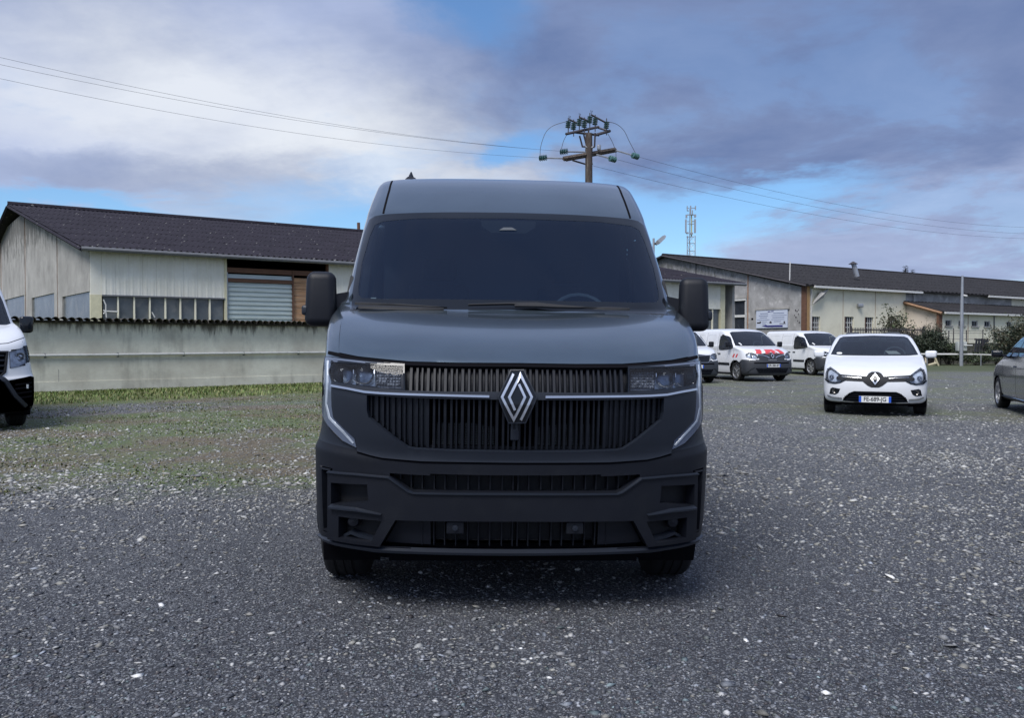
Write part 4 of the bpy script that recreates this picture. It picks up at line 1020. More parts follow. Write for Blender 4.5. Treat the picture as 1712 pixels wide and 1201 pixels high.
def crafter():
    root = thing('delivery_van', 'tall white van cut off at the left edge beside the stained wall', 'van', (-7.86, 11.45, 0), (0, 0, rad(40)))
    bpy.context.view_layer.update(); M = root.matrix_world.copy()
    rows = [(.40, .24, .80, .24, .35, 2.8), (.10, .26, .96, .28, .42, 2.8), (.04, .34, 1.0, .36, .42, 2.8), (.02, .55, 1.01, .57, .42, 2.8), (.02, .74, 1.01, .78, .42, 2.7), (.04, .80, 1.0, .84, .42, 2.6), (.06, 1.0, .975, 1.05, .44, 2.5),
            (.10, 1.20, .955, 1.27, .48, 2.4), (.22, 1.33, .94, 1.41, .48, 2.3), (.60, 1.49, .92, 1.54, .38, 2.3), (.92, 1.57, .90, 1.60, .32, 2.4), (.95, 1.60, .875, 1.63, .32, 2.4), (1.30, 1.98, .82, 1.98, .30, 2.5), (1.62, 2.28, .77, 2.27, .30, 2.5), (1.9, 2.45, .73, 2.43, .30, 2.6), (2.2, 2.54, .70, 2.52, .3, 2.6), (2.6, 2.58, .72, 2.56, .3, 2.6), (5.6, 2.6, .66, 2.58, .2, 2.6)]
    sk = Skin(rows, 5.9, sub=6, nt=40, ns=90)
    car_window(sk, root, 'F', [(-.74, 1.585), (.74, 1.585), (.82, 1.61), (.765, 1.98), (.70, 2.24), (.62, 2.28), (-.62, 2.28), (-.70, 2.24), (-.765, 1.98), (-.82, 1.61)], .04, M_GLASSC)
    for md in ('L', 'R'):
        car_window(sk, root, md, [(1.35, 1.62), (1.75, 2.06), (1.95, 2.15), (2.45, 2.15), (2.45, 1.52), (1.5, 1.55)], .03, name='side_window')
    gr = [(-.60, .87), (-.64, 1.17), (.64, 1.17), (.60, .87), (.54, .82), (-.54, .82)]
    sk.cut('F', inset(gr, .015)); sk.patch('grille_backing', M_VOID, root, 'F', inset(gr, -.02), off=-.06, th=.004, grid=.06)
    sk.strip('grille_frame', M_BLACK, root, 'F', gr, .035, -.03, .010, closed=True)
    for z in (.89, .97, 1.05, 1.12): sk.strip('grille_bar', M_PLAST, root, 'F', [(-.60, z), (.60, z)], .035, -.04, -.004)
    lm = [(-.665, .93), (-.665, 1.17), (-.80, 1.21), (-.93, 1.26), (-.955, 1.15), (-.955, 1.03), (-.90, 1.0), (-.80, .95)]
    front_lamp(sk, root, lm, [(-.82, 1.10)], .065)
    bl = [(-.99, .28), (.99, .28), (1.005, .78), (.94, .80), (.58, .74), (.50, .83), (-.50, .83), (-.58, .74), (-.94, .80), (-1.005, .78)]
    sk.patch('bumper', M_PLAST, root, 'F', bl, off=.008, th=.03, grid=.05)
    for s in (-1, 1):
        sk.strip('bumper_blade', M_PLAST2, root, 'F', [(s*.46, .84), (s*.60, .74), (s*.72, .52), (s*.86, .36)], .07, .0, .035)
        for z in (.48, .55, .62, .68): sk.strip('bumper_slot', M_VOID, root, 'F', [(s*.72, z), (s*.95, z+.02)], .03, .0, .014)
        sk.strip('daytime_lamp', M_PAPER, root, 'F', [(s*.885, .62), (s*.885, .68)], .03, .0, .02)
        side_mirror(root, s*1.06, 1.22, 1.60, (.20, .16, .27), M_GLOSSB, s*.96)
    for z in (.36, .46, .56, .66, .76): sk.strip('bumper_slot', M_VOID, root, 'F', [(-.52, z), (.52, z)], .045, .0, .014)
    sk.strip('bonnet_joint', M_VOID, root, 'F', [(-.95, 1.40), (-.66, 1.30), (-.5, 1.285), (.5, 1.285), (.66, 1.30), (.95, 1.40)], .012, -.004, .002)
    plate(sk, root, 0, .60, '', off=.03)
    cabin(root, 1.2, 1.56, .90, 2.6, 2.25, z_floor=.6)
    for yy in (1.0, 4.4):
        sk.arch(yy, .38, .43)
        for sx in (-1, 1): arch_well(root, yy, .43, sx*1.0, sx*.7, .38); wheel(root, sx*.86, yy, .36, .235, sx, M_RIM)
    sk.part('sill', M_PLAST, root, (sk.qrow < 2.5) & (sk.cen[:, 1] < 5.8)); sk.part('body', M_WHITE, root)
    MB().box(-.75, .75, .3, 5.7, .24, .3).build('underbody', M_VOID, root)
crafter()

# ================================================================== buildings and walls
def wall_mat(name, c, top_z=None, streak=.5, dark=(.06, .06, .05), pale=None, sscale=1.0, bump=.15, depth=1.2, sv=(2.2, .28)):
    if name in MATS: return MATS[name]
    m = bpy.data.materials.new(name); m.use_nodes = True; MATS[name] = m; nt = m.node_tree; b = NB(nt); p = nt.nodes['Principled BSDF']
    co = b.node('ShaderNodeTexCoord').outputs['Object']; Z = b.node('ShaderNodeSeparateXYZ', ins={0: co}).outputs[2]
    st = b.node('ShaderNodeMapping', ins={0: co, 3: (sv[0]*sscale, sv[0]*sscale, sv[1]*sscale)}).outputs[0]
    n1 = b.noise(st, 1.0, 6, .65); n2 = b.noise(co, .8*sscale, 7, .65); n3 = b.noise(co, 14., 4, .6)
    col = b.mix(b.mr(n2, .3, .7), tuple(x*(.66 if bump > .1 else .82) for x in c), tuple(min(.85, x*1.14) for x in c))
    col = b.mix(b.mr(n3, .3, .7, 0, .25), col, tuple(x*.75 for x in c))
    if pale: col = b.mix(b.mr(n2, .55, .68, 0, .6, True), col, pale)
    f = b.mr(b.m('ADD', b.m('MULTIPLY', n1, .5), b.m('MULTIPLY', b.noise(co, .45*sscale, 6, .7), .5)), .47, .60, 0, 1, True)
    if top_z is not None:
        edge = b.m('ADD', b.mr(Z, top_z-depth, top_z, 0, 1), b.m('MULTIPLY', b.m('SUBTRACT', n2, .5), .6))
        f2 = b.mr(b.m('ADD', b.m('MULTIPLY', edge, .55), b.m('MULTIPLY', b.noise(st, 2.3, 5, .7), .75)), .72, .92, 0, 1, True)
        f = b.m('MAXIMUM', b.m('MULTIPLY', f, .35), f2)
    col = b.mix(b.m('MULTIPLY', f, streak), col, dark)
    nt.links.new(col, p.inputs['Base Color']); p.inputs['Roughness'].default_value = .88; p.inputs['Specular IOR Level'].default_value = .25
    bn = b.node('ShaderNodeBump', ins={'Strength': bump, 'Distance': .02, 'Height': b.noise(co, 20., 5, .6)}); nt.links.new(bn.outputs[0], p.inputs['Normal'])
    return m
def roof_mat(name, c, spots=.5):
    if name in MATS: return MATS[name]
    m = bpy.data.materials.new(name); m.use_nodes = True; MATS[name] = m; nt = m.node_tree; b = NB(nt); p = nt.nodes['Principled BSDF']
    co = b.node('ShaderNodeTexCoord').outputs['Object']
    n = b.noise(co, 1.5, 7, .7); n2 = b.noise(co, 8., 5, .7)
    col = b.mix(b.mr(b.m('ADD', b.m('MULTIPLY', n, .5), b.m('MULTIPLY', n2, .5)), .36, .64), tuple(x*.6 for x in c), tuple(x*1.5 for x in c))
    v = b.node('ShaderNodeTexVoronoi', ins={'Vector': co, 'Scale': 3.1}); r = b.node('ShaderNodeSeparateColor', ins={0: v.outputs[1]}).outputs[0]
    f = b.m('MULTIPLY', b.m('LESS_THAN', v.outputs[0], b.m('MULTIPLY', r, .16)), b.m('GREATER_THAN', r, .55))
    col = b.mix(b.m('MULTIPLY', f, spots), col, (.38, .38, .35))
    nt.links.new(col, p.inputs['Base Color']); p.inputs['Roughness'].default_value = .9; p.inputs['Specular IOR Level'].default_value = .2
    return m
M_WALL = wall_mat('stained_render', (.80, .76, .62), 1.92, .88, (.06, .053, .04), depth=.95)
M_JOINT = mat('grimy_joint', (.40, .39, .35), .95, var=.4)
M_CAP = mat('mossy_fibre_cement', (.055, .048, .04), .95, var=.5, vscale=9, dirt=(.16, .15, .11), dscale=7, damt=.6, bump=.4, bscale=30)
M_PIPE = mat('pale_plastic_pipe', (.62, .62, .58), .5, dirt=(.3, .3, .27), dscale=6, damt=.4)
M_CONC = wall_mat('weathered_concrete_panel', (.42, .41, .39), 6.5, .8, (.09, .09, .085), depth=4, sv=(1.1, .5))
M_CREAM = wall_mat('cream_sheet', (.85, .82, .69), 4.4, .20, (.12, .12, .10), depth=.5, bump=.03)
M_CREAMP = mat('cream_plaster', (.85, .81, .64), .85, var=.04, vscale=1.2, dirt=(.48, .43, .32), dscale=1.0, damt=.25)
M_PINKP = mat('pinkish_plaster', (.60, .53, .45), .85, var=.1, vscale=1., dirt=(.33, .30, .24), dscale=.8, damt=.5)
M_YEL = mat('yellowish_post_paint', (.60, .57, .40), .8, var=.1)
M_ROOF = roof_mat('dark_fibre_cement_roof', (.021, .019, .027), .35)
M_ROOF2 = roof_mat('dark_bitumen_roof', (.026, .025, .027), .15)
M_GUT = mat('grey_gutter', (.12, .125, .135), .5, var=.15, vscale=3)
M_WGUT = mat('white_gutter', (.62, .62, .60), .5, var=.08)
M_WIN = mat('dusty_window_glass', (.10, .115, .125), .25, var=.35, vscale=1.2, dirt=(.2, .2, .19), dscale=2, damt=.6)
M_WIN2 = mat('dark_window', (.03, .035, .045), .15, var=.3, vscale=2)
M_BROWN = mat('brown_timber', (.13, .065, .04), .8, var=.25, vscale=4, stretch=(1, 1, 8))
M_PLANK = mat('weathered_orange_planks', (.42, .24, .13), .85, var=.35, vscale=2.5, stretch=(.6, .6, 8), dirt=(.35, .30, .24), dscale=3, damt=.5)
M_SHUT = mat('grey_green_shutter', (.46, .53, .52), .5, var=.12, vscale=3, stretch=(.4, .4, 3))
M_RUST = mat('rusty_joint', (.30, .17, .10), .9, var=.3)
M_ORAN = mat('orange_steel_post', (.42, .25, .11), .7, var=.15, vscale=3)
M_ROUGH = wall_mat('mottled_grey_render', (.40, .395, .39), 7.5, .75, (.10, .10, .09), pale=(.62, .61, .59), sscale=1.8, depth=6, sv=(1.1, .6))
M_GALV = mat('galvanised_steel', (.36, .38, .41), .45, .5, var=.12, vscale=6)
M_WOODP = mat('creosoted_pole', (.055, .042, .036), .85, var=.4, vscale=5, stretch=(6, 6, .5), dirt=(.25, .22, .18), dscale=3, damt=.5)
M_IRON = mat('painted_iron', (.045, .04, .045), .6)
M_GLAZE = mat('green_glass_insulator', (.05, .13, .13), .12, 0, coat=1.)
M_WIRE = mat('cable', (.06, .065, .08), .6)

class Fac:
    def __init__(s, A, B): s.A = Vector(A[:2]); s.B = Vector(B[:2])
    def p(s, px): return plan_at(s.A, s.B, px)
    def z(s, px, py): q = s.p(px); return P3(px, py, q.y).z
    def slab(s, name, m, parent, px0, px1, z0, z1, o0, o1, mb=None):
        a = s.p(px0) if not isinstance(px0, Vector) else px0; b_ = s.p(px1) if not isinstance(px1, Vector) else px1
        mb2 = mb or MB(); mb2.slab(a, b_, z0, z1, o0, o1)
        return mb2.build(name, m, parent) if mb is None else mb2
def corrugated(name, m, parent, E0, E1, R0, R1, pitch=.18, amp=.024, rows=6, th=.05):
    """sheeted roof plane from eave line E to ridge line R with waves across and lapped courses"""
    E0, E1, R0, R1 = [Vector(q) for q in (E0, E1, R0, R1)]; L = (E1-E0).length; nx = int(L/pitch*4)
    V = []; F_ = []; ts = []
    for r in range(rows): ts += [(r/rows, .018), ((r+1)/rows, 0.)]
    S = np.linspace(0, 1, nx+1)
    for t, up in ts:
        a = E0.lerp(R0, t); c = E1.lerp(R1, t)
        for s in S:
            q = a.lerp(c, s); V.append((q.x, q.y, q.z+up+amp*math.sin(2*math.pi*s*L/pitch)))
    for j in range(len(ts)-1):
        for i in range(nx): k = j*(nx+1)+i; F_.append((k, k+1, k+nx+2, k+nx+1))
    k = len(V); lo = [E0, E1, R1, R0]; V += [(q.x, q.y, q.z-amp-th) for q in lo]+[(q.x, q.y, q.z-amp*.5) for q in lo]
    F_ += [(k, k+3, k+2, k+1), (k, k+1, k+5, k+4), (k+1, k+2, k+6, k+5), (k+3, k, k+4, k+7)]
    me = bpy.data.meshes.new(name); me.from_pydata(V, [], F_); me.update(); return link(name, me, m, parent)
def ribbed(name, m, parent, A, B, z0, z1, pitch=.25, amp=.03, off=0.):
    A = Vector(A[:2]); B = Vector(B[:2]); L = (B-A).length; d = (B-A)/L; n = Vector((d.y, -d.x)); k = max(1, round(L/pitch)); pr = []
    for i in range(k):
        for f, o in ((0, 0), (.30, 0), (.38, 1), (.62, 1), (.70, 0)): pr.append(((i+f)/k*L, o*amp+off))
    pr.append((L, off)); V = []; F_ = []
    for s, o in pr:
        q = A+d*s+n*o; V += [(q.x, q.y, z0), (q.x, q.y, z1)]
    q = A-n*.05; r = B-n*.05; c = len(V); V += [(q.x, q.y, z0), (q.x, q.y, z1), (r.x, r.y, z0), (r.x, r.y, z1)]
    for i in range(len(pr)-1): F_.append((2*i, 2*i+2, 2*i+3, 2*i+1))
    e = 2*len(pr)-2; F_ += [(c, 0, 1, c+1), (e, c+2, c+3, e+1)]
    me = bpy.data.meshes.new(name); me.from_pydata(V, [], F_); me.update(); return link(name, me, m, parent)

def boundary_wall():
    d = (WB-WA); L = d.length; d = d/L; n = Vector((d.y, -d.x)); H = 1.90
    root = thing('boundary_wall', 'long stained cement wall with mossy scalloped capping and a pale pipe along it', 'wall', (WA.x, WA.y, 0))
    R = lambda q: (q.x-WA.x, q.y-WA.y)
    A = Vector((0, 0)); B = WB-WA
    MB().slab(A, B, -.1, H-.03, -.22, 0).build('wall_face', M_WALL, root)
    MB().slab(A, B, -.1, .30, 0, .018).build('wall_plinth', M_WALL, root)
    for z in (.86,): MB().slab(A, B, z-.004, z+.004, 0, .004).build('block_joint', M_JOINT, root)
    for px in (97,):
        q = plan_at(WA, WB, px)-WA; MB().slab(q, q+d*.012, .3, H-.1 if px != 97 else .62, 0, .004).build('block_joint', M_JOINT, root)
    # capping tiles : half round
    pitch = .178; N = int(L/pitch); rng = random.Random(4)
    def tile(seed):
        rg = random.Random(seed); mb = MB(); k = 8; pts = []
        for i in range(k+1):
            t = math.pi*i/k; pts.append((-math.cos(t)*pitch*.52, math.sin(t)*.105+rg.uniform(-.006, .006)))
        for y0, y1 in ((-.30, .10),):
            V = [(x, y0, z) for x, z in pts]+[(x, y1+rg.uniform(-.01, .01), z-.012) for x, z in pts]+[(x*.8, y1, z*.72-.02) for x, z in pts]
            m_ = k+1; F_ = [(i, i+1, m_+i+1, m_+i) for i in range(k)]+[(m_+i, m_+i+1, 2*m_+i+1, 2*m_+i) for i in range(k)]
            mb.add(V, F_)
        me = bpy.data.meshes.new('cap_tile'); me.from_pydata(mb.v, [], mb.f); me.shade_smooth(); me.set_sharp_from_angle(angle=rad(50)); me.materials.append(M_CAP); return me
    ms = [tile(i) for i in range(6)]; ang = math.atan2(d.y, d.x)
    for i in range(min(N, 150)):
        q = A+d*(pitch*(i+.5)); o = bpy.data.objects.new('cap_tile', ms[rng.randrange(6)]); COL.objects.link(o); o.parent = root
        o.location = (q.x, q.y, H-.035+rng.uniform(-.008, .010)); o.rotation_euler = (rng.uniform(-.03, .03), rng.uniform(-.05, .05), ang+rng.uniform(-.04, .04))
    mb = MB(); mb.slab(A, B, H-.075, H-.012, -.30, .085); mb.build('cap_bed', M_CAP, root)
    s = 0
    i = 0
    while s < L-.2:
        e = min(L, s+1.72); a = A+d*(s+.006)+n*.06; c = A+d*(e-.006)+n*.06; za = .975+.003*s; zc = .975+.003*e+rng.uniform(-.006, .006)
        MB().tube([(a.x, a.y, za), (c.x, c.y, zc)], .036, 8).build('pipe_length', M_PIPE, root, smooth=True, sharp=40)
        MB().slab(A+d*(e-.02), A+d*(e+.02), za-.06, za+.055, 0, .03).build('pipe_clip', M_GUT, root); s = e
    return root
boundary_wall()

W1A, W1B = Vector((-14.05, 27.)), Vector((11.7, 43.)); W1R0, W1R1 = Vector((-23.2, 38.)), Vector((2.0, 54.))
def left_warehouse():
    root = thing('warehouse', 'low concrete warehouse with dark roof, cream upper sheets and a grey roller shutter', 'warehouse', (W1A.x, W1A.y, 0))
    f = Fac(W1A, W1B); ze = 4.42; zr = 7.76; T = Matrix.Translation((-W1A.x, -W1A.y, 0))
    parts = []
    zc = f.z(260, 495.5)
    def S(name, m, p0, p1, z0, z1, o0, o1):
        o = f.slab(name, m, root, p0, p1, z0, z1, o0, o1); parts.append(o); return o
    S('corner_pilaster', M_CREAM, 152, 171, zc, ze, -.3, .02); S('corner_pilaster', M_YEL, 152, 171, 0, zc, -.3, .03)
    # upper sheets
    e = [171+i*(376-171)/9 for i in range(10)]
    for a, c in zip(e[:-1], e[1:]): parts.append(ribbed('cladding_sheet', M_CREAM, root, f.p(a+.15), f.p(c-.15), zc, ze, .22, .010, .04))
    S('sheet_sill', M_GUT, 171, 376, zc-.05, zc, -.2, .10)
    w = [172, 198, 225, 251, 277, 302, 327, 351, 375]
    for i, (a, c) in enumerate(zip(w[:-1], w[1:])):
        S('window_pane', M_WIN, a+1.2, c-1.2, .95, zc-.05, -.10, -.05)
        if i: S('mullion', M_CREAMP, a-1.3, a+1.3, .95, zc-.05, -.12, .04)
    S('lower_wall', M_CONC, 152, 376, -.1, .95, -.3, .05)
    for l in ([(173, 501), (177, 510), (177, 520), (178, 531)], [(173, 520), (185, 521), (197, 521.5)], [(254, 522), (259, 531)], [(173, 518), (176, 522), (173, 525)]):
        pts = [P3(a, c, f.p(a).y-.12) for a, c in l]; o = MB().tube(pts, .022, 6).build('white_pipe', M_WGUT, root, smooth=True); parts.append(o)
    S('post', M_YEL, 375.5, 379.5, 0, ze, -.3, .08)
    # loading bay
    zt = f.z(430, 436); zb1 = f.z(430, 449.5); zb2 = f.z(430, 457.5); zs1 = f.z(430, 467); zs2 = f.z(430, 473)
    S('bay_back', M_VOID, 379.5, 548, 0, ze, -2.2, -2.1); S('bay_ceiling', M_VOID, 379.5, 548, ze, ze+.05, -2.2, .0)
    S('bay_beam', M_BROWN, 379.5, 548, zb2, zb1, -.15, .02)
    S('bay_beam', M_BROWN, 379.5, 490, zs2, zs1, -.12, .03)
    z = zs1+.01
    def slat(z0, z1):
        mb = MB(); a = f.p(381.5); c = f.p(489); h = z1-z0
        mb.slab(a, c, z0, z0+h*.45, -.10, -.02); mb.slab(a, c, z0+h*.45, z1-.006, -.10, -.055); o = mb.build('shutter_slat', M_SHUT, root); parts.append(o)
    while z < zb2-.05: slat(z, min(z+.15, zb2-.003)); z += .15
    z = zs2-.17
    while z > 0: slat(z, z+.165); z -= .165
    S('shutter_frame', M_GALV, 379.6, 381.4, 0, zb2, -.12, .04); S('shutter_frame', M_BROWN, 489.2, 491.6, 0, zb1, -.12, .05)
    z = f.z(520, 466); k = 0
    while z > 0:
        h = .20+.03*((k*7) % 3); S('plank', M_PLANK, 492+(k % 2)*.4, 547.5, z-h+.012, z, -.08, -.03-.012*(k % 3)); z -= h; k += 1
    S('post', M_BROWN, 546, 549.5, zb2, ze, -.1, .05)
    S('cladding_sheet', M_CREAM, 549.5, 700, zc, ze, -.1, .05)
    a, c = f.p(549.5), f.p(1160)
    e = [549.5+i*(1204-549.5)/14 for i in range(15)]
    for u, v in zip(e[:-1], e[1:]): parts.append(ribbed('cladding_sheet', M_CREAM, root, f.p(u+.1), f.p(v-.1), zc if v < 1150 else f.z(1190, 517), ze, .22, .010, .052))
    S('lower_wall', M_CREAMP, 549.5, 1150, -.1, zc, -.3, .03)
    zz = f.z(1190, 517)
    S('lower_wall', M_CREAMP, 1150, 1206, -.1, f.z(1190, 556), -.3, .03)
    for u, v in ((1150, 1163), (1164.5, 1177), (1178.5, 1190), (1191.5, 1202)): S('window_pane', M_WIN, u, v, f.z(1190, 556), zz, -.1, -.05)
    for u in (1163.7, 1177.7, 1190.7): S('mullion', M_CREAMP, u-.6, u+.6, f.z(1190, 556), zz, -.12, .03)
    S('post', M_YEL, 1203, 1210, 0, ze, -.3, .08)
    # gable wall
    G0 = W1A*1; Gr = W1R0; G1 = Gr+(Gr-G0); g = Fac(G1, G0)
    def roofz(q): t = (q-G0).length/(Gr-G0).length; t = 2-t if t > 1 else t; return ze+(zr-ze)*t-.10
    def GS(name, m, p0, p1, z0, z1, o0, o1, roof=False):
        a = g.p(p0) if not isinstance(p0, Vector) else p0; c = g.p(p1) if not isinstance(p1, Vector) else p1
        if roof: z1 = (roofz(a), roofz(c))
        o = MB().slab(a, c, z0, z1, o0, o1).build(name, m, root); parts.append(o)
    zw = g.z(130, 492)
    b_ = [-45, 3, 43.5, 97, 151.6]
    rp = g.p(14.5); zws = [g.z(25, 497.5), g.z(25, 497.5), g.z(72, 494.3), g.z(130, 491.3)]
    for i, (u, v) in enumerate(zip(b_[:-1], b_[1:])):
        if u < 14 < v:
            GS('concrete_panel', M_CONC, u+.8, rp, zws[i], 0, -.2, 0, True); GS('concrete_panel', M_CONC, rp, v-.8, zws[i], 0, -.2, 0, True)
        else: GS('concrete_panel', M_CONC, u+.8, v-.8, zws[i], 0, -.2, 0, True)
    for u in b_[1:-1]: GS('joint', M_RUST, u-.8, u+.8, 0, 0, -.2, -.03, True)
    for u, v, zz in ((9, 41.5, zws[1]), (54, 91.5, zws[2]), (105, 152, zws[3])): GS('window_pane', M_WIN, u, v, .9, zz, -.12, -.06)
    for u, v, zz in ((-45, 9, zws[1]), (44.4, 54, zws[2]), (41.5, 42.6, zws[1]), (97.9, 105, zws[3]), (91.5, 96.1, zws[2])): GS('pier', M_CONC, u, v, .9, zz, -.2, 0)
    GS('lower_wall', M_CONC, -45, 151.6, -.1, .9, -.2, .0)
    # roof
    d = (W1B-W1A).normalized(); up = (W1R0-W1A); n = Vector((d.y, -d.x))
    ov = -.045
    def q3(p, z): return Vector((p.x, p.y, z))
    E0 = q3(W1A-up*.035-d*.35, ze+.03); E1 = q3(W1B-up*.035+d*.4, ze+.03); R0 = q3(W1R0-d*.35, zr); R1 = q3(W1R1+d*.4, zr)
    parts.append(corrugated('roof', M_ROOF, root, E0, E1, R0, R1, .2, .035, 8))
    F0 = q3(W1R0+up*1.03-d*.35, ze+.03); F1 = q3(W1R1+(W1R1-W1B)*1.03+d*.4, ze+.03)
    parts.append(corrugated('roof', M_ROOF, root, F1, F0, R1, R0, .4, .03, 4))
    mb = MB(); mb.tube([R0+Vector((0, 0, .02)), R1+Vector((0, 0, .02))], .14, 8); parts.append(mb.build('ridge_cap', M_ROOF, root, smooth=True))
    mb = MB(); mb.tube([E0+Vector((0, 0, -.06)), E0.lerp(E1, .5)+Vector((0, 0, -.09)), E1+Vector((0, 0, -.06))], .075, 8); parts.append(mb.build('gutter', M_GUT, root, smooth=True))
    for (a, c) in ((E0, R0), (F0, R0)): parts.append(MB().tube([a+Vector((0, 0, -.09)), c+Vector((0, 0, -.09))], .07, 4).build('verge_board', M_ROOF, root))
    parts.append(MB().tube([E1+Vector((0, 0, -.05)), R1+Vector((0, 0, -.05))], .07, 4).build('verge_board', M_GUT, root))
    # far gable and back walls so that the building is closed
    parts.append(MB().slab(W1B, W1R1, 0, (ze, zr-.1), -.0, .2).build('gable_wall', M_CONC, root)); 
    parts.append(MB().slab(W1R1+(W1R1-W1B), G1, 0, ze, -.2, 0).build('back_wall', M_CONC, root))
    parts.append(MB().slab(W1R1, W1R1+(W1R1-W1B), 0, (zr-.1, ze), 0, .2).build('gable_wall', M_CONC, root))
    for o in parts: o.matrix_parent_inverse = T; 
    r = thing('flue_pipe', 'thin brown flue pipe sticking up from the warehouse ridge beside the big van', 'pipe', P3(600, 392, 52))
    MB().tube([(0, 0, -.6), (-.02, 0, .75)], .10, 8).build('pipe', M_BROWN, r)
left_warehouse()

W2A = Vector((17.8, 49.3)); W2d = Vector((.851, .525)); W2B = W2A+W2d*62; W2R = Vector((11.35, 59.75)); W2R1 = W2R+W2d*62
def right_warehouse():
    root = thing('warehouse', 'long cream warehouse with mottled grey gable and orange corner post behind the white cars', 'warehouse', (W2A.x, W2A.y, 0))
    T = Matrix.Translation((-W2A.x, -W2A.y, 0)); parts = []; f = Fac(W2A, W2B); ze = f.z(1351, 478.5); zr = P3(1119, 427, W2R.y).z
    def S(name, m, p0, p1, z0, z1, o0, o1): o = f.slab(name, m, root, p0, p1, z0, z1, o0, o1); parts.append(o); return o
    S('corner_post', M_ORAN, 1345.4, 1351, 0, ze-.02, -.2, .10); S('corner_post', M_BROWN, 1343.6, 1345.2, 0, ze, -.2, .14)
    b_ = [1351, 1409, 1463, 1514]
    wins = {0: [(1356.5, 1371, 530, 560)], 1: [(1411.5, 1427, 530, 556), (1445.5, 1460, 530, 556)], 2: [(1484, 1498, 531, 556)]}
    for i, (u, v) in enumerate(zip(b_[:-1], b_[1:])):
        xs = [u+.5]; z0 = f.z(u, 556); z1 = f.z((u+v)/2, 530.3 if i else 530)
        S('wall_panel', M_CREAMP, u+.5, v-.5, z1, ze, -.2, 0)
        cur = u+.5
        for (a, c, _, _) in wins[i]:
            S('wall_panel', M_CREAMP, cur, a, z0, z1, -.2, 0); cur = c
            S('window_pane', M_WIN2, a, c, z0, z1, -.16, -.13); S('window_reveal', M_BROWN, a, a+2.2, z0, z1, -.13, -.02)
            mid = (a+c)/2+1
            for t in (.35, .6, .85): S('window_bar', M_WGUT, a+2.2+(c-a-2.2)*t-.25, a+2.2+(c-a-2.2)*t+.25, z0, z1, -.10, -.07)
            for t in (.3, .6): S('window_bar', M_WGUT, a+2.2, c, z0+(z1-z0)*t, z0+(z1-z0)*t+.05, -.11, -.08)
        S('wall_panel', M_CREAMP, cur, v-.5, z0, z1, -.2, 0)
        S('wall_panel', M_CREAMP, u+.5, v-.5, -.1, z0, -.2, 0)
    for u in b_[1:-1]: S('joint', M_RUST, u-.5, u+.5, 0, ze, -.2, -.02)
    S('upper_band', M_ROUGH, 1514, 1690, 0, ze-.02, -.2, 0)
    q = f.p(1690); parts.append(MB().slab(q, W2B, 0, ze, -.2, .01).build('wall_panel', M_CREAMP, root))
    # gable
    n = (W2R-W2A); G1 = W2R+n; g = Fac(G1, W2A)
    def roofz(q): t = (q-W2A).length/n.length; t = 2-t if t > 1 else t; return ze+(zr-ze)*t-.10
    def GS(name, m, p0, p1, z0, z1, o0, o1, roof=False):
        a = g.p(p0) if not isinstance(p0, Vector) else p0; c = g.p(p1) if not isinstance(p1, Vector) else p1
        if roof: z1 = (roofz(a), roofz(c))
        o = MB().slab(a, c, z0, z1, o0, o1).build(name, m, root); parts.append(o); return o
    GS('render_panel', M_ROUGH, G1, W2R, 0, 0, -.25, 0, True); GS('render_panel', M_ROUGH, W2R, g.p(1162.3), 0, 0, -.25, 0, True)
    wz0, wz1 = g.z(1228, 546), g.z(1228, 501)
    a, c = g.p(1163.8), g.p(1249.2); wa, wc = g.p(1208), g.p(1246)
    parts.append(MB().slab(a, c, wz1, (roofz(a), roofz(c)), -.25, 0).build('render_panel', M_ROUGH, root))
    GS('render_panel', M_ROUGH, 1163.8, 1208, 0, wz1, -.25, 0); GS('render_panel', M_ROUGH, 1246, 1249.2, 0, wz1, -.25, 0)
    GS('render_panel', M_ROUGH, 1250.8, 1343.6, 0, 0, -.25, 0, True)
    for u, m in ((1163, M_IRON), (1250, M_RUST)): GS('joint', m, u-.7, u+.7, 0, 0, -.25, .02, True)
    zm = g.z(1228, 529)
    for u, v in ((1208.8, 1222), (1226, 1244.5)):
        GS('window_pane', M_WIN2, u, v, zm+.08, wz1-.1, -.15, -.12); GS('window_pane', M_WIN2, u, v, 0, zm-.08, -.15, -.12)
    for u, v in ((1207.5, 1209), (1222, 1226), (1244.5, 1247)): GS('window_frame', M_WGUT, u, v, 0, wz1, -.18, -.02)
    GS('window_frame', M_WGUT, 1209, 1244.5, zm-.08, zm+.08, -.17, -.03); GS('window_frame', M_WGUT, 1207.5, 1247, wz1-.1, wz1+.04, -.16, .03)
    GS('lintel', M_CONC, 1206, 1248, wz1+.04, wz1+.22, -.1, .05)
    for u, v in ((1256, 1259),): GS('wall_vent', M_VOID, u, v, g.z(1257, 535), g.z(1257, 532), -.1, .015)
    for k in range(9):
        u = 1327+random.random()*13; y0 = 518+random.random()*24; z0 = g.z(u, y0); GS('render_scar', M_IRON, u, u+1.+random.random()*1.6, z0, z0+.06+random.random()*.08, -.05, .008)
    # roof
    d = W2d; up = n
    def q3(p, z): return Vector((p.x, p.y, z))
    E0 = q3(W2A-up*.03-d*.35, ze+.05); E1 = q3(W2B-up*.03, ze+.05); R0 = q3(W2R-d*.35, zr); R1 = q3(W2R1, zr)
    parts.append(corrugated('roof', M_ROOF2, root, E0, E1, R0, R1, .5, .03, 6))
    F0 = q3(G1+up*.03-d*.35, ze+.05); F1 = q3(G1+up*.03+d*62, ze+.05)
    parts.append(corrugated('roof', M_ROOF2, root, F1, F0, R1, R0, 1., .03, 3))
    parts.append(MB().tube([R0, R1], .13, 6).build('ridge_cap', M_ROOF2, root))
    q0 = f.p(1352); q1 = f.p(1532)
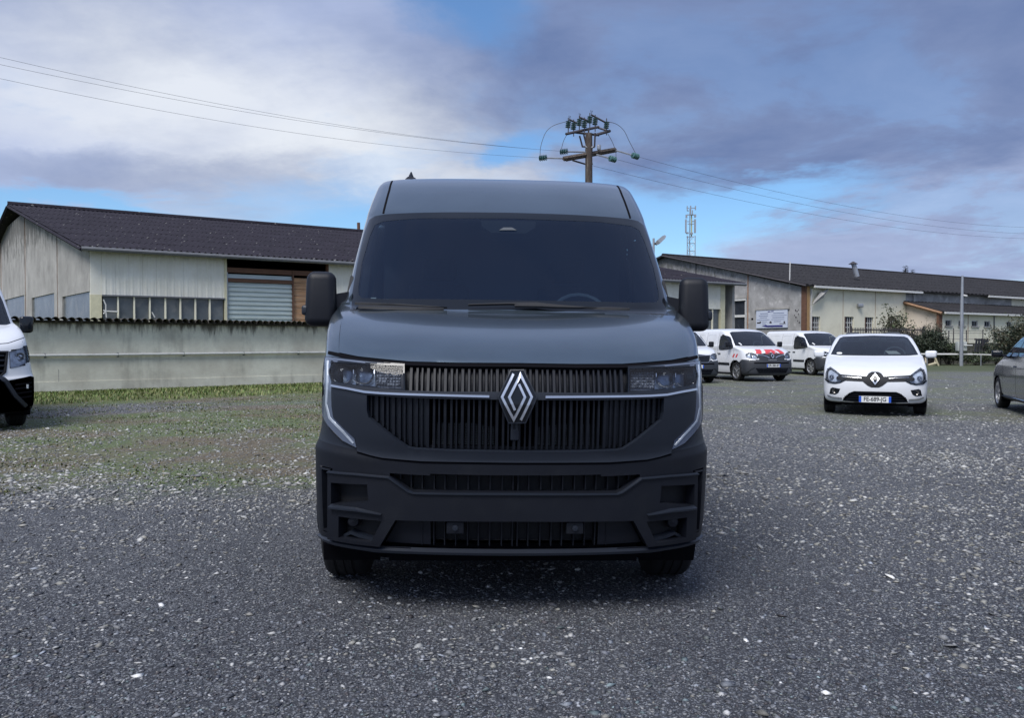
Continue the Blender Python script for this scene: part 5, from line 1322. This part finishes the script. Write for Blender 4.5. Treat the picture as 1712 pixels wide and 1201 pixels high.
    parts.append(MB().slab(q0, q1, ze-.12, ze+.02, .30, .46).build('gutter', M_WGUT, root)); parts.append(MB().slab(f.p(1643), W2B, ze-.12, ze+.02, .30, .46).build('gutter', M_WGUT, root))
    for u in (1354, 1526): S('downpipe', M_WGUT, u-.5, u+.5, 0, ze-.1, .01, .12)
    for (a, c) in ((E0, R0), (F0, R0)): parts.append(MB().tube([a+Vector((0, 0, -.07)), c+Vector((0, 0, -.07))], .06, 4).build('verge_board', M_IRON, root))
    parts.append(MB().slab(G1+d*62, G1, 0, ze, -.2, 0).build('back_wall', M_ROUGH, root))
    # torn sheet hanging from the wall and a wall lamp
    a, c = P3(1386, 480, f.p(1386).y-.3), P3(1358, 508, f.p(1358).y-.3)
    mb = MB(); k = 6; pts = [a.lerp(c, i/k)+Vector((.05*math.sin(i*2.1), -.1, .06*math.cos(i*1.7))) for i in range(k+1)]; mb.tube(pts, [.03, .06, .13, .22, .16, .10, .03], 5)
    parts.append(mb.build('torn_sheet', M_CONC, root))
    parts.append(rbox('wall_lamp', M_GALV, root, (.35, .3, .25), P3(1438, 511, f.p(1438).y-.2), bev=.05))
    for o in parts: o.matrix_parent_inverse = T
    # notice board on the gable
    zb0, zb1 = g.z(1292, 548.5), g.z(1292, 518.5)
    A_, C_ = g.p(1265.5), g.p(1317.5)
    bd = thing('notice_board', 'white notice board with blue arrow on the mottled gable wall', 'sign', (A_.x, A_.y, 0)); P_ = []
    P_.append(MB().slab(A_, C_, zb0, zb1, .03, .09).build('board', mat('pale_board', (.52, .57, .68), .6), bd))
    P_.append(MB().slab(g.p(1263.5), g.p(1320), zb1+.02, zb1+.16, .0, .12).build('ledge', M_CONC, bd))
    M_TXT = mat('faded_blue_print', (.20, .24, .36), .7); M_ARR = mat('navy_print', (.01, .01, .14), .6)
    fx = lambda t: A_.lerp(C_, t); fz_ = lambda t: zb1-(zb1-zb0)*t
    for (x0, x1, y0, y1, m) in [(.38, .47, .07, .11, M_ARR), (.49, .57, .06, .10, M_ARR), (.13, .39, .17, .205, M_TXT), (.56, .90, .17, .205, M_TXT), (.09, .39, .29, .325, M_TXT), (.50, .98, .295, .32, M_TXT), (.12, .36, .40, .43, M_TXT), (.53, .91, .405, .44, M_TXT),
                                (.03, .44, .525, .55, M_TXT), (.50, .91, .525, .55, M_TXT), (.18, .35, .63, .65, M_TXT), (.58, .80, .63, .66, M_TXT), (.20, .32, .74, .77, M_TXT), (.03, .15, .66, .74, M_IRON), (.12, .16, .62, .70, M_IRON), (.44, .51, .66, .74, M_IRON), (.46, .49, .62, .66, M_IRON), (.76, .95, .76, .79, M_IRON), (.89, .93, .64, .78, M_IRON)]:
        P_.append(MB().slab(fx(x0), fx(x1), fz_(y1), fz_(y0), .09, .097).build('printed_mark', m, bd))
    mb = MB(); a0, a1, a2, a3 = fx(.19), fx(.35), fx(.35), fx(.86); nn = Vector(((C_-A_).y, -(C_-A_).x)).normalized()
    def q(t, z, o): p = fx(t)+nn*o; return (p.x, p.y, fz_(z))
    mb.prism([q(.19, .88, .09), q(.36, .95, .09), q(.86, .95, .09), q(.86, .86, .09), q(.36, .86, .09), q(.33, .82, .09)], [q(.19, .88, .1), q(.36, .95, .1), q(.86, .95, .1), q(.86, .86, .1), q(.36, .86, .1), q(.33, .82, .1)])
    P_.append(mb.build('arrow', M_ARR, bd))
    for o in P_: o.matrix_parent_inverse = Matrix.Translation((-A_.x, -A_.y, 0))
    # annexe
    P = f.p(1514); n2 = Vector((W2d.y, -W2d.x)); k = (1571-856)/F; s = (k*P.y-P.x)/(n2.x-k*n2.y); Q = P+n2*s
    Q1 = Q+W2d*34; P1 = P+W2d*34; h = Fac(Q, Q1); zq = P3(1571, 521, Q.y).z; zp = P3(1514, 503.5, P.y).z
    r = thing('annexe', 'low cream outbuilding with dark lean to roof and small windows behind the lamp pole', 'building', (Q.x, Q.y, 0)); parts = []
    def A(name, m, p0, p1, z0, z1, o0, o1): o = h.slab(name, m, r, p0, p1, z0, z1, o0, o1); parts.append(o); return o
    A('corner_post', M_BROWN, 1567.5, 1573, 0, zq-.05, -.1, .08)
    ws = [(1580, 1590.5), (1602, 1612), (1624, 1634.5), (1645, 1655.5), (1682.5, 1691)]; zt = h.z(1630, 536.2); zl = h.z(1630, 545.5)
    A('wall_panel', M_CREAMP, 1573, 1760, zt, zq-.05, -.2, 0); A('wall_panel', M_CREAMP, 1573, 1760, -.1, zl, -.2, 0)
    cur = 1573
    for a, c in ws:
        A('wall_panel', M_CREAMP, cur, a, zl, zt, -.2, 0); cur = c
        A('window_pane', M_WIN2, a, c, zl, zt, -.14, -.11); A('window_frame', M_WGUT, a, a+.8, zl, zt, -.12, -.03); A('window_frame', M_WGUT, c-.8, c, zl, zt, -.12, -.03)
        A('window_frame', M_WGUT, a, c, zt-.05, zt, -.12, -.035); A('window_bar', M_GUT, (a+c)/2-.3, (a+c)/2+.3, zl, zt, -.1, -.06)
        A('sill', M_CONC, a-1, c+1, zl-.10, zl, 0, .08)
    A('wall_panel', M_CREAMP, cur, 1760, zl, zt, -.2, 0)
    for u in (1618, 1661): A('downpipe' if u > 1650 else 'joint', M_GUT if u > 1650 else M_RUST, u-.5, u+.5, 0, zq-.1, .0, .05 if u > 1650 else .006)
    parts.append(MB().slab(P, Q, 0, (zp-.2, zq-.12), -.2, 0).build('side_wall', M_PINKP, r))
    up = (P-Q); u3 = lambda p, z: Vector((p.x, p.y, z))
    parts.append(corrugated('roof', M_ROOF2, r, u3(Q-up*.12-W2d*.25, zq-.02), u3(Q1-up*.12, zq-.02), u3(P-W2d*.25, zp), u3(P1, zp), .4, .03, 2))
    parts.append(MB().tube([u3(Q-up*.12-W2d*.28, zq-.14), u3(P-W2d*.28, zp-.12)], .10, 4).build('verge_board', mat('orange_brown_board', (.24, .14, .08), .8, var=.2), r))
    parts.append(MB().slab(Q-up*.12, Q1-up*.12, zq-.16, zq-.03, .0, .14).build('gutter', M_WGUT, r))
    for o in parts: o.matrix_parent_inverse = Matrix.Translation((-Q.x, -Q.y, 0))
    # leaning flue on the roof and mast by the verge
    r = thing('flue_pipe', 'short grey flue with dark cap leaning on the long roof', 'chimney', P3(1433, 451, 58)); MB().tube([(0, 0, -.5), (-.26, 0, .42)], .17, 10).build('pipe', M_GALV, r, smooth=True)
    MB().lathe([(.40, .33), (.58, .05), (.40, .001)], 'z', (-.29, 0, 0), 10).build('cap', M_IRON, r)
    r = thing('aerial_pole', 'thin white pole standing at the edge of the grey gable roof', 'pole', P3(1320, 471, 50.4)); MB().tube([(0, 0, -.2), (.03, 0, 1.22)], .035, 6).build('pole', M_WGUT, r)
right_warehouse()

# ================================================================== poles, lines, mast
def power_pole():
    D = 34.; B = P3(984, 600, D); root = thing('electricity_pole', 'brown timber electricity pole with green glass insulators behind the van roof', 'pole', (B.x, D, 0))
    loc = lambda px, py, dd=0.: P3(px, py, D+dd)-Vector((B.x, D, 0))
    top = loc(984.5, 223)
    MB().tube([(0, 0, -.3), (0, 0, 4), top], [.20, .175, .145], 14).build('pole', M_WOODP, root, smooth=True, sharp=50)
    mb = MB()
    def beam(name, a, c, w, m=M_IRON): return MB().tube([a, c], w, 4).build(name, m, root)
    beam('cross_arm', loc(942, 265.5, -.5), loc(1029, 250.3, .6), .10, M_WOODP); beam('cross_arm', loc(946, 268, -.3), loc(1031, 252.5, .8), .05)
    beam('top_arm', loc(946, 224, -.6), loc(1001, 212, .7), .055); beam('top_arm', loc(960, 221, .5), loc(1002, 226, .4), .05); beam('top_arm', loc(996, 225.5, -.4), loc(1020, 218.7, .2), .06); beam('top_arm', loc(1019, 219.5, .2), loc(1000, 213.5, .7), .04)
    for a, c in (((969, 227), (974, 246)), ((976, 225), (981, 245)), ((995, 222), (994, 246)), ((973, 245), (994, 246)), ((984, 215), (984, 224)), ((957, 268), (979, 274.5))): beam('brace', loc(*a), loc(*c), .035)
    beam('clamp', loc(978.5, 247), loc(991, 247.5), .13, M_GALV); beam('clamp', loc(978, 274), loc(991, 273.5), .05, M_GALV)
    def insul(c, ax, n=4, r=.115, sp=.085):
        mb = MB(); ax = Vector(ax).normalized(); q = ax.to_track_quat('X', 'Z').to_matrix()
        pr = []
        for i in range(n):
            o = (i-(n-1)/2)*sp; pr += [(o-.035, .035), (o-.02, r*.85), (o+.005, r), (o+.015, r*.6), (o+.03, .035)]
        k = MB().lathe(pr, 'x', (0, 0, 0), 14); k.v = [tuple(q @ Vector(v)+c) for v in k.v]; k.build('insulator', M_GLAZE, root, smooth=True)
    for x, y in ((950, 208), (959, 211), (968.5, 204.5), (977, 207.5), (986, 200), (995, 203), (1014, 209)):
        c = loc(x, y); insul(c, (.12, 0, 1), 4, .12, .075); MB().tube([c+Vector((0, 0, -.42)), c+Vector((0, 0, .28))], .022, 5).build('insulator_pin', M_IRON, root)
    for a, c in (((951.5, 199.5), (965, 206)), ((969, 196), (985, 203)), ((988, 191.5), (1013, 205))): beam('switch_arm', loc(*a), loc(*c), .04)
    for a in ((952, 197), (969, 193), (988.5, 188)): MB().tube([loc(a[0]-.7, a[1]-4), loc(a[0], a[1]+3), loc(a[0]+2, a[1]-3)], .012, 4).build('arcing_horn', M_IRON, root)
    for a, c, rod in (((908, 264), (1, -.5, 0), (941, 264.8)), ((943, 253.5), (1, -.5, 0), (978, 254)), ((1024, 265.8), (1, .7, -.1), (997, 258.5)), ((1062, 260.8), (1, .7, -.12), (1030, 251.5))):
        p = loc(*a); insul(p, c, 4, .13, .09); MB().tube([p, loc(*rod)], .035, 5).build('insulator_rod', M_GALV, root)
    for l in ([(903, 262), (904, 245), (912, 222), (925, 210), (947, 203)], [(1014, 203), (1030, 207), (1043, 218), (1052, 236), (1063, 257)], [(938.5, 249), (942, 236), (947, 226)], [(1016, 223), (1024, 238), (1029, 252), (1030, 263)]):
        q = smooth_poly([(Vector(loc(*a))) for a in l], 0, False) if False else [loc(*a) for a in l]
        pts = []
        for i in range(len(q)-1):
            for j in range(5):
                t = j/5; p0 = q[max(i-1, 0)]; p1 = q[i]; p2 = q[i+1]; p3 = q[min(i+2, len(q)-1)]
                pts.append(.5*((2*p1)+(p2-p0)*t+(2*p0-5*p1+4*p2-p3)*t*t+(3*p1-p0-3*p2+p3)*t**3))
        pts.append(q[-1]); MB().tube(pts, .012, 5).build('jumper_cable', M_WIRE, root)
    rbox('surge_arrester', M_GALV, root, (.16, .16, .22), loc(1001.5, 246.5), bev=.04)
    # conductors
    for k, (a, c, lab, s) in enumerate((((-60, 81.5), (943, 253), 'topmost overhead wire left of the electricity pole', -1), ((-60, 94.5), (978, 255), 'middle overhead wire left of the electricity pole', -1), ((-60, 118), (903, 263.5), 'lowest overhead wire left of the electricity pole', -1),
                                        ((1067, 262), (1790, 380), 'topmost overhead wire right of the electricity pole', 1), ((1033, 267), (1790, 391), 'middle overhead wire right of the electricity pole', 1), ((991, 277), (1790, 399), 'lowest overhead wire right of the electricity pole', 1))):
        Da, Dc = (22.5, 34) if s < 0 else (34, 60); A = P3(*a, Da); C_ = P3(*c, Dc); sag = .42 if s < 0 else .9
        pts = [A.lerp(C_, t)-Vector((0, 0, sag*4*t*(1-t)))+Vector((0, 0, sag*.0)) for t in np.linspace(0, 1, 24)]
        o = MB().tube([p-A for p in pts], .0045 if s < 0 else .006, 5).build('overhead_wire', M_WIRE, None); o.location = A; tag(o, lab, 'wire', 'overhead power wires')
power_pole()

def mast():
    D = 160.; B = P3(1154, 600, D); root = thing('telecom_mast', 'distant lattice phone mast rising behind the grey gable', 'mast', (B.x, D, 0))
    L = lambda px, py, dd=0.: P3(px, py, D+dd)-Vector((B.x, D, 0))
    legs = [(-.78, -.4), (.78, -.4), (0, .9)]
    zt = L(1154, 347).z
    for x, y in legs: MB().tube([(x, y, 0), (x, y, L(1154, 395).z if x else zt)], .085, 6).build('leg', M_GALV, root)
    z = 0
    while z < L(1154, 392).z-1.5:
        for i in range(3):
            a, c = legs[i], legs[(i+1) % 3]; MB().tube([(*a, z), (*c, z+1.5)], .035, 4).build('brace', M_GALV, root)
            MB().tube([(*a, z), (*c, z)], .035, 4).build('brace', M_GALV, root)
        z += 1.5
    MB().tube([(.15, .1, L(1154, 396).z), (.15, .1, L(1154, 360).z)], .12, 6).build('cable_bundle', mat('yellow_cable', (.45, .45, .2), .7), root)
    for x0, x1, y0, y1, w in ((1147.5, 1151, 388.5, 391, .3), (1153, 1158, 389, 392, .3), (1148, 1160, 395.5, 396.5, .12), (1149, 1152, 370, 371, .1), (1156, 1160, 369.5, 371, .1), (1149, 1160, 358.5, 360, .1), (1148, 1152, 347.5, 348.5, .08), (1156, 1162, 347.5, 348.5, .08), (1148.5, 1152, 352, 353, .08), (1150, 1160, 374, 375, .1)):
        a = L(x0, y1); c = L(x1, y0); MB().box(a.x, c.x, -w, w, a.z, c.z).build('platform_rail', M_GALV, root)
    for x, y0, y1, w in ((1146, 367, 390, .14), (1161.3, 367, 390, .16), (1147, 359.5, 365, .16), (1161.5, 359, 364, .18), (1148.3, 345, 352, .07), (1162, 345, 351.5, .09), (1154, 344.5, 360, .1), (1157, 352, 359, .07)):
        a = L(x, y1); c = L(x, y0); MB().box(a.x-w, a.x+w, -.5, -.2, a.z, c.z).build('antenna_panel', M_GALV, root)
mast()

def yard_lamp():
    D = 33.; B = P3(1093, 600, D); root = thing('street_lamp', 'grey street lamp with tilted head just right of the van', 'lamp', (B.x, D, 0))
    L = lambda px, py, dd=0.: P3(px, py, D+dd)-Vector((B.x, D, 0))
    MB().tube([(0, 0, 0), L(1092.8, 398.5)], .045, 10).build('post', M_GALV, root, smooth=True)
    a = L(1096.5, 408.5); c = L(1112, 394.5); d = (c-a).normalized(); up = Vector((0, -.5, .86)); n = d.cross(Vector((0, 1, 0))).normalized()
    w = Vector((.0, 1, 0))
    mb = MB()
    def ring(p, hw, hh): return [tuple(p+w*hw+n*hh), tuple(p-w*hw+n*hh), tuple(p-w*hw-n*hh), tuple(p+w*hw-n*hh)]
    R0 = ring(a, .10, .05); R1 = ring(a.lerp(c, .25), .16, .085); R2 = ring(a.lerp(c, .8), .16, .075); R3 = ring(c, .1, .04)
    mb.add(R0+R1+R2+R3, [(0, 1, 2, 3), (12, 15, 14, 13)]+[(4*k+i, 4*k+(i+1) % 4, 4*k+4+(i+1) % 4, 4*k+4+i) for k in range(3) for i in range(4)]); mb.build('lamp_head', M_GALV, root)
    MB().tube([L(1093, 406), a], .04, 6).build('bracket', M_IRON, root)
yard_lamp()

def camera_pole():
    D = 46.; B = P3(1607, 600, D); root = thing('lamp_pole', 'tall thin grey pole with a cabinet and small camera behind the white hatchback', 'pole', (B.x, D, 0))
    L = lambda px, py, dd=0.: P3(px, py, D+dd)-Vector((B.x, D, 0))
    MB().tube([(0, 0, 0), (0, 0, 3), (.02, 0, L(1608, 461).z)], [.10, .09, .055], 10).build('pole', M_GALV, root, smooth=True)
    rbox('cabinet', mat('pale_cabinet', (.42, .45, .44), .6), root, (.52, .3, .52), L(1610.5, 579.5)+Vector((0, .22, 0)), bev=.02)
    rbox('camera_housing', M_WGUT, root, (.22, .12, .10), L(1613.5, 494.5), (0, rad(15), 0), bev=.02); MB().tube([L(1608, 493), L(1612, 494)], .02, 5).build('bracket', M_GALV, root)
    a = L(1618, 577.5); MB().tube([L(1612, 577.5), L(1626, 577.8)], .03, 5).build('side_arm', M_WGUT, root)
camera_pole()
def rails():
    root = thing('barrier_rail', 'low white horizontal rail along the grass in front of the bushes', 'barrier', P3(1530, 609, 46.8)); o = root.location.copy()
    a, c, e = P3(1420, 592, 46.6), P3(1626, 592.8, 46.2), P3(1780, 597, 45.0)
    MB().tube([a-o, c-o], .05, 6).build('rail', M_WGUT, root); MB().tube([c-o, e-o], .032, 6).build('rail', M_WGUT, root)
    for px in (1450, 1500, 1550, 1640, 1690, 1740):
        q = P3(px, 592, 46.5); MB().tube([(q.x-o.x, q.y-o.y, -.02-o.z), (q.x-o.x, q.y-o.y, q.z-o.z-.03)], .03, 5).build('post', M_GALV, root)
rails()
def fences():
    D = 48.; A = P3(1422, 600, D-.6); B = P3(1544, 600, D+.4); root = thing('metal_fence', 'black upright bar fence above the white hatchback roof', 'fence', (A.x, A.y, 0))
    n = 46; z1 = P3(1480, 548.5, D).z
    for i in range(n+1):
        q = A.lerp(B, i/n)-A; w = .05 if i in (0, n) else .016; MB().box(q.x-w, q.x+w, q.y-w, q.y+w, 0, z1+(.1 if i in (0, n) else 0)).build('picket', M_IRON, root)
    for z in (.3, z1-.12): q = B-A; MB().tube([(0, 0, z), (q.x, q.y, z)], .03, 4).build('fence_rail', M_IRON, root)
    A = P3(1546, 600, D+.6); B = P3(1740, 600, D+1.4); root = thing('wire_fence', 'thin dark wire fence with posts in front of the outbuilding', 'fence', (A.x, A.y, 0))
    for px, top in ((1552, 556), (1573, 556), (1586, 553), (1594, 549), (1615.5, 552), (1643, 551), (1670, 553), (1678, 552), (1700, 553)):
        q = plan_at(A, B, px); MB().tube([(q.x-A.x, q.y-A.y, 0), (q.x-A.x, q.y-A.y, P3(px, top, q.y).z)], .03, 5).build('post', M_IRON, root)
    for z in (.5, .85, 1.2, 1.55, 1.9, 2.05): q = B-A; MB().tube([(0, 0, z), (q.x, q.y, z)], .010, 4).build('wire', M_IRON, root)
    A = P3(1572, 600, D+2.2); B = P3(1745, 600, D+3.5); o = thing('low_wall', 'low dark mossy wall at the foot of the outbuilding', 'wall', (A.x, A.y, 0))
    q = B-A; MB().slab((0, 0), (q.x, q.y), 0, 1.3, -.3, 0).build('wall_face', wall_mat('mossy_stone', (.10, .10, .085), 1.3, .6, (.03, .035, .02)), o)
    # old gate leaning and a covered machine
    r = thing('leaning_gate', 'old leaning timber gate panel in front of the outbuilding', 'gate', P3(1636, 604, 49.2)); r.location.z = 0
    for i in range(5): MB().box(-.36+i*.16, -.26+i*.16, -.03, .03, .1, 1.55+.02*i).build('board', M_BPLAST, r)
    for z in (.3, 1.45): MB().box(-.42, .46, .03, .08, z, z+.1).build('rail', M_BPLAST, r)
    r.rotation_euler = (0, rad(7), 0)
    r = thing('wooden_stake', 'pale wooden stake leaning at the foot of the dark hedge', 'stake', P3(1562, 607, 46.3)); r.location.z = 0; MB().tube([(.25, 0, 0), (-.04, .1, .75)], .06, 5).build('stake', mat('pale_wood', (.42, .38, .26), .8), r)
    MB().tube([(-.35, 0, .02), (.2, .05, .16)], .08, 5).build('offcut', MATS['pale_wood'], r)
fences()

def leaf_mat(name, c):
    if name in MATS: return MATS[name]
    m = bpy.data.materials.new(name); m.use_nodes = True; MATS[name] = m; b = NB(m.node_tree); p = m.node_tree.nodes['Principled BSDF']
    at = b.node('ShaderNodeAttribute', attribute_name='stone'); m.node_tree.links.new(at.outputs['Color'], p.inputs['Base Color']); p.inputs['Roughness'].default_value = .6; return m
def bush(name, label, cat, px, D, w, h, z0, nleaf, cols, leaf=.07, stems=10, seed=1, sparse=0., depth=None, shape='round'):
    r = np.random.default_rng(seed); B = P3(px, 600, D); root = thing(name, label, cat, (B.x, D, 0)); depth = depth or w*.8
    rg = random.Random(seed); tips = []; mb = MB()
    for i in range(stems):
        a = rg.uniform(0, 2*math.pi); rr = rg.uniform(.2, 1)*w*.5; tip = Vector((rr*math.cos(a), rr*math.sin(a)*depth/w, z0+(h-z0)*rg.uniform(.5, 1)*(1-.35*(rr/(w*.5))**2)))
        mid = tip*.5+Vector((rg.uniform(-.1, .1), rg.uniform(-.1, .1), .1*h)); pts = [Vector((rg.uniform(-.08, .08)*w, 0, 0)), mid, tip]; mb.tube(pts, [.03*h/2.5, .02*h/2.5, .006], 5)
        tips.append(tip); tips.append(mid)
        for _ in range(4):
            q = mid.lerp(tip, rg.random())+Vector((rg.uniform(-1, 1)*w*.14, rg.uniform(-1, 1)*w*.12, rg.uniform(-.05, .14)*h)); mb.tube([mid.lerp(tip, rg.random()*.6), q], [.010, .004], 4); tips.append(q)
    mb.build('stem', M_WOODP, root)
    T = np.array([tuple(t) for t in tips]); c = T[r.integers(0, len(T), nleaf)]+r.normal(0, 1, (nleaf, 3))*np.array([w*.085, depth*.085, h*.07])*(1-sparse*.4)
    c[:, 2] = np.clip(c[:, 2], .03, h*1.05)
    L = leaf*(.6+.8*r.random(nleaf)); u = r.normal(0, 1, (nleaf, 3)); u /= np.linalg.norm(u, axis=1, keepdims=True); v = np.cross(u, r.normal(0, 1, (nleaf, 3))); v /= np.linalg.norm(v, axis=1, keepdims=True)
    u *= L[:, None]; v *= (L*.5)[:, None]
    V = np.stack([c-u, c+v, c+u, c-v], 1).reshape(-1, 3); k = np.arange(nleaf)*4; Fq = np.stack([k, k+1, k+2, k+3], 1)
    me = bpy.data.meshes.new('foliage'); me.from_pydata(V.tolist(), [], Fq.tolist())
    ca = me.color_attributes.new('stone', 'FLOAT_COLOR', 'POINT'); pc = np.array(cols)[r.integers(0, len(cols), nleaf)]*np.exp(r.normal(0, .25, (nleaf, 1))); ca.data.foreach_set('color', np.repeat(np.c_[pc, np.ones(nleaf)], 4, 0).reshape(-1))
    link('foliage', me, leaf_mat('leaf', None), root)
G1_ = [(.05, .075, .03), (.07, .095, .04), (.035, .05, .025), (.09, .10, .055)]
G2_ = [(.025, .04, .022), (.035, .05, .03), (.02, .03, .018), (.05, .06, .035)]
G3_ = [(.09, .085, .05), (.12, .11, .07), (.07, .075, .045)]
bush('shrub', 'airy green shrub in front of the cream warehouse windows', 'shrub', 1490, 49.0, 2.6, P3(1490, 514, 49).z, 1.2, 1500, G1_+G3_, .07, 16, 21, 1)
bush('hedge', 'dense dark hedge below the brown corner post', 'hedge', 1556, 47.4, 1.75, P3(1556, 549, 47.4).z, .05, 9000, G2_, .06, 26, 22)
bush('shrub', 'thin brownish twiggy shrub above the dark hedge', 'shrub', 1556, 49.6, 1.7, P3(1556, 531, 49.6).z, 1.3, 650, G3_, .045, 18, 23, 1)
bush('shrub', 'green creeper bush behind the bar fence at its right end', 'shrub', 1528, 48.9, 1.5, P3(1528, 556, 48.9).z, .2, 2600, G1_+G2_, .06, 14, 24)
bush('shrub', 'dark bushy shrub above the grey hatchback at the right edge', 'shrub', 1704, 43.0, 2.6, P3(1700, 524, 43).z, .2, 7000, G2_+G3_, .06, 26, 25)
bush('shrub', 'low tangled dark shrub behind the wire fence', 'shrub', 1668, 48.6, 1.9, P3(1668, 570, 48.6).z, .05, 4200, G2_, .06, 18, 26)
bush('shrub', 'small dark shrub left of the grey pole', 'shrub', 1586, 48.2, 1.9, P3(1586, 573, 48.2).z, .05, 4200, G2_+G1_, .06, 18, 27)
bush('shrub', 'grassy shrub clump at the foot of the leaning gate', 'shrub', 1632, 47.6, 2.6, P3(1632, 588, 47.6).z, .0, 4200, G1_+G2_, .05, 16, 28)
bush('shrub', 'leafy undergrowth behind the striped van', 'shrub', 1420, 46.5, 2.4, 1.5, .0, 3000, G1_+G2_, .06, 16, 31)
def conifer(px, py, D, w, seed, label):
    top = P3(px, py, D); root = thing('conifer_tree', label, 'tree', (top.x, D, 0)); MB().tube([(0, 0, 0), (0, 0, top.z-.3)], [.25, .05], 8).build('trunk', M_WOODP, root)
    r = np.random.default_rng(seed); n = 4200; t = r.random(n)**.7; z = top.z-t*top.z*.72; rad_ = w*(.08+t)*(.5+.5*r.random(n))*(.8+.3*np.sin(z*7)); a = r.random(n)*6.283
    c = np.stack([rad_*np.cos(a), rad_*np.sin(a), z], 1); u = np.stack([np.cos(a), np.sin(a), -.2+.3*r.random(n)], 1)*.22; v = np.cross(u, [0, 0, 1])*.35
    V = np.stack([c-u*.2, c+v, c+u, c-v], 1).reshape(-1, 3); k = np.arange(n)*4
    me = bpy.data.meshes.new('crown'); me.from_pydata(V.tolist(), [], np.stack([k, k+1, k+2, k+3], 1).tolist()); ca = me.color_attributes.new('stone', 'FLOAT_COLOR', 'POINT')
    pc = np.array(G2_)[r.integers(0, 4, n)]*np.exp(r.normal(0, .25, (n, 1))); ca.data.foreach_set('color', np.repeat(np.c_[pc, np.ones(n)], 4, 0).reshape(-1)); link('crown', me, leaf_mat('leaf', None), root)
conifer(1514, 444, 95, 2.4, 41, 'dark conifer tip showing over the long roof, the taller of two')
conifer(1526, 450, 96, 2.2, 42, 'dark conifer tip showing over the long roof, the shorter right one')
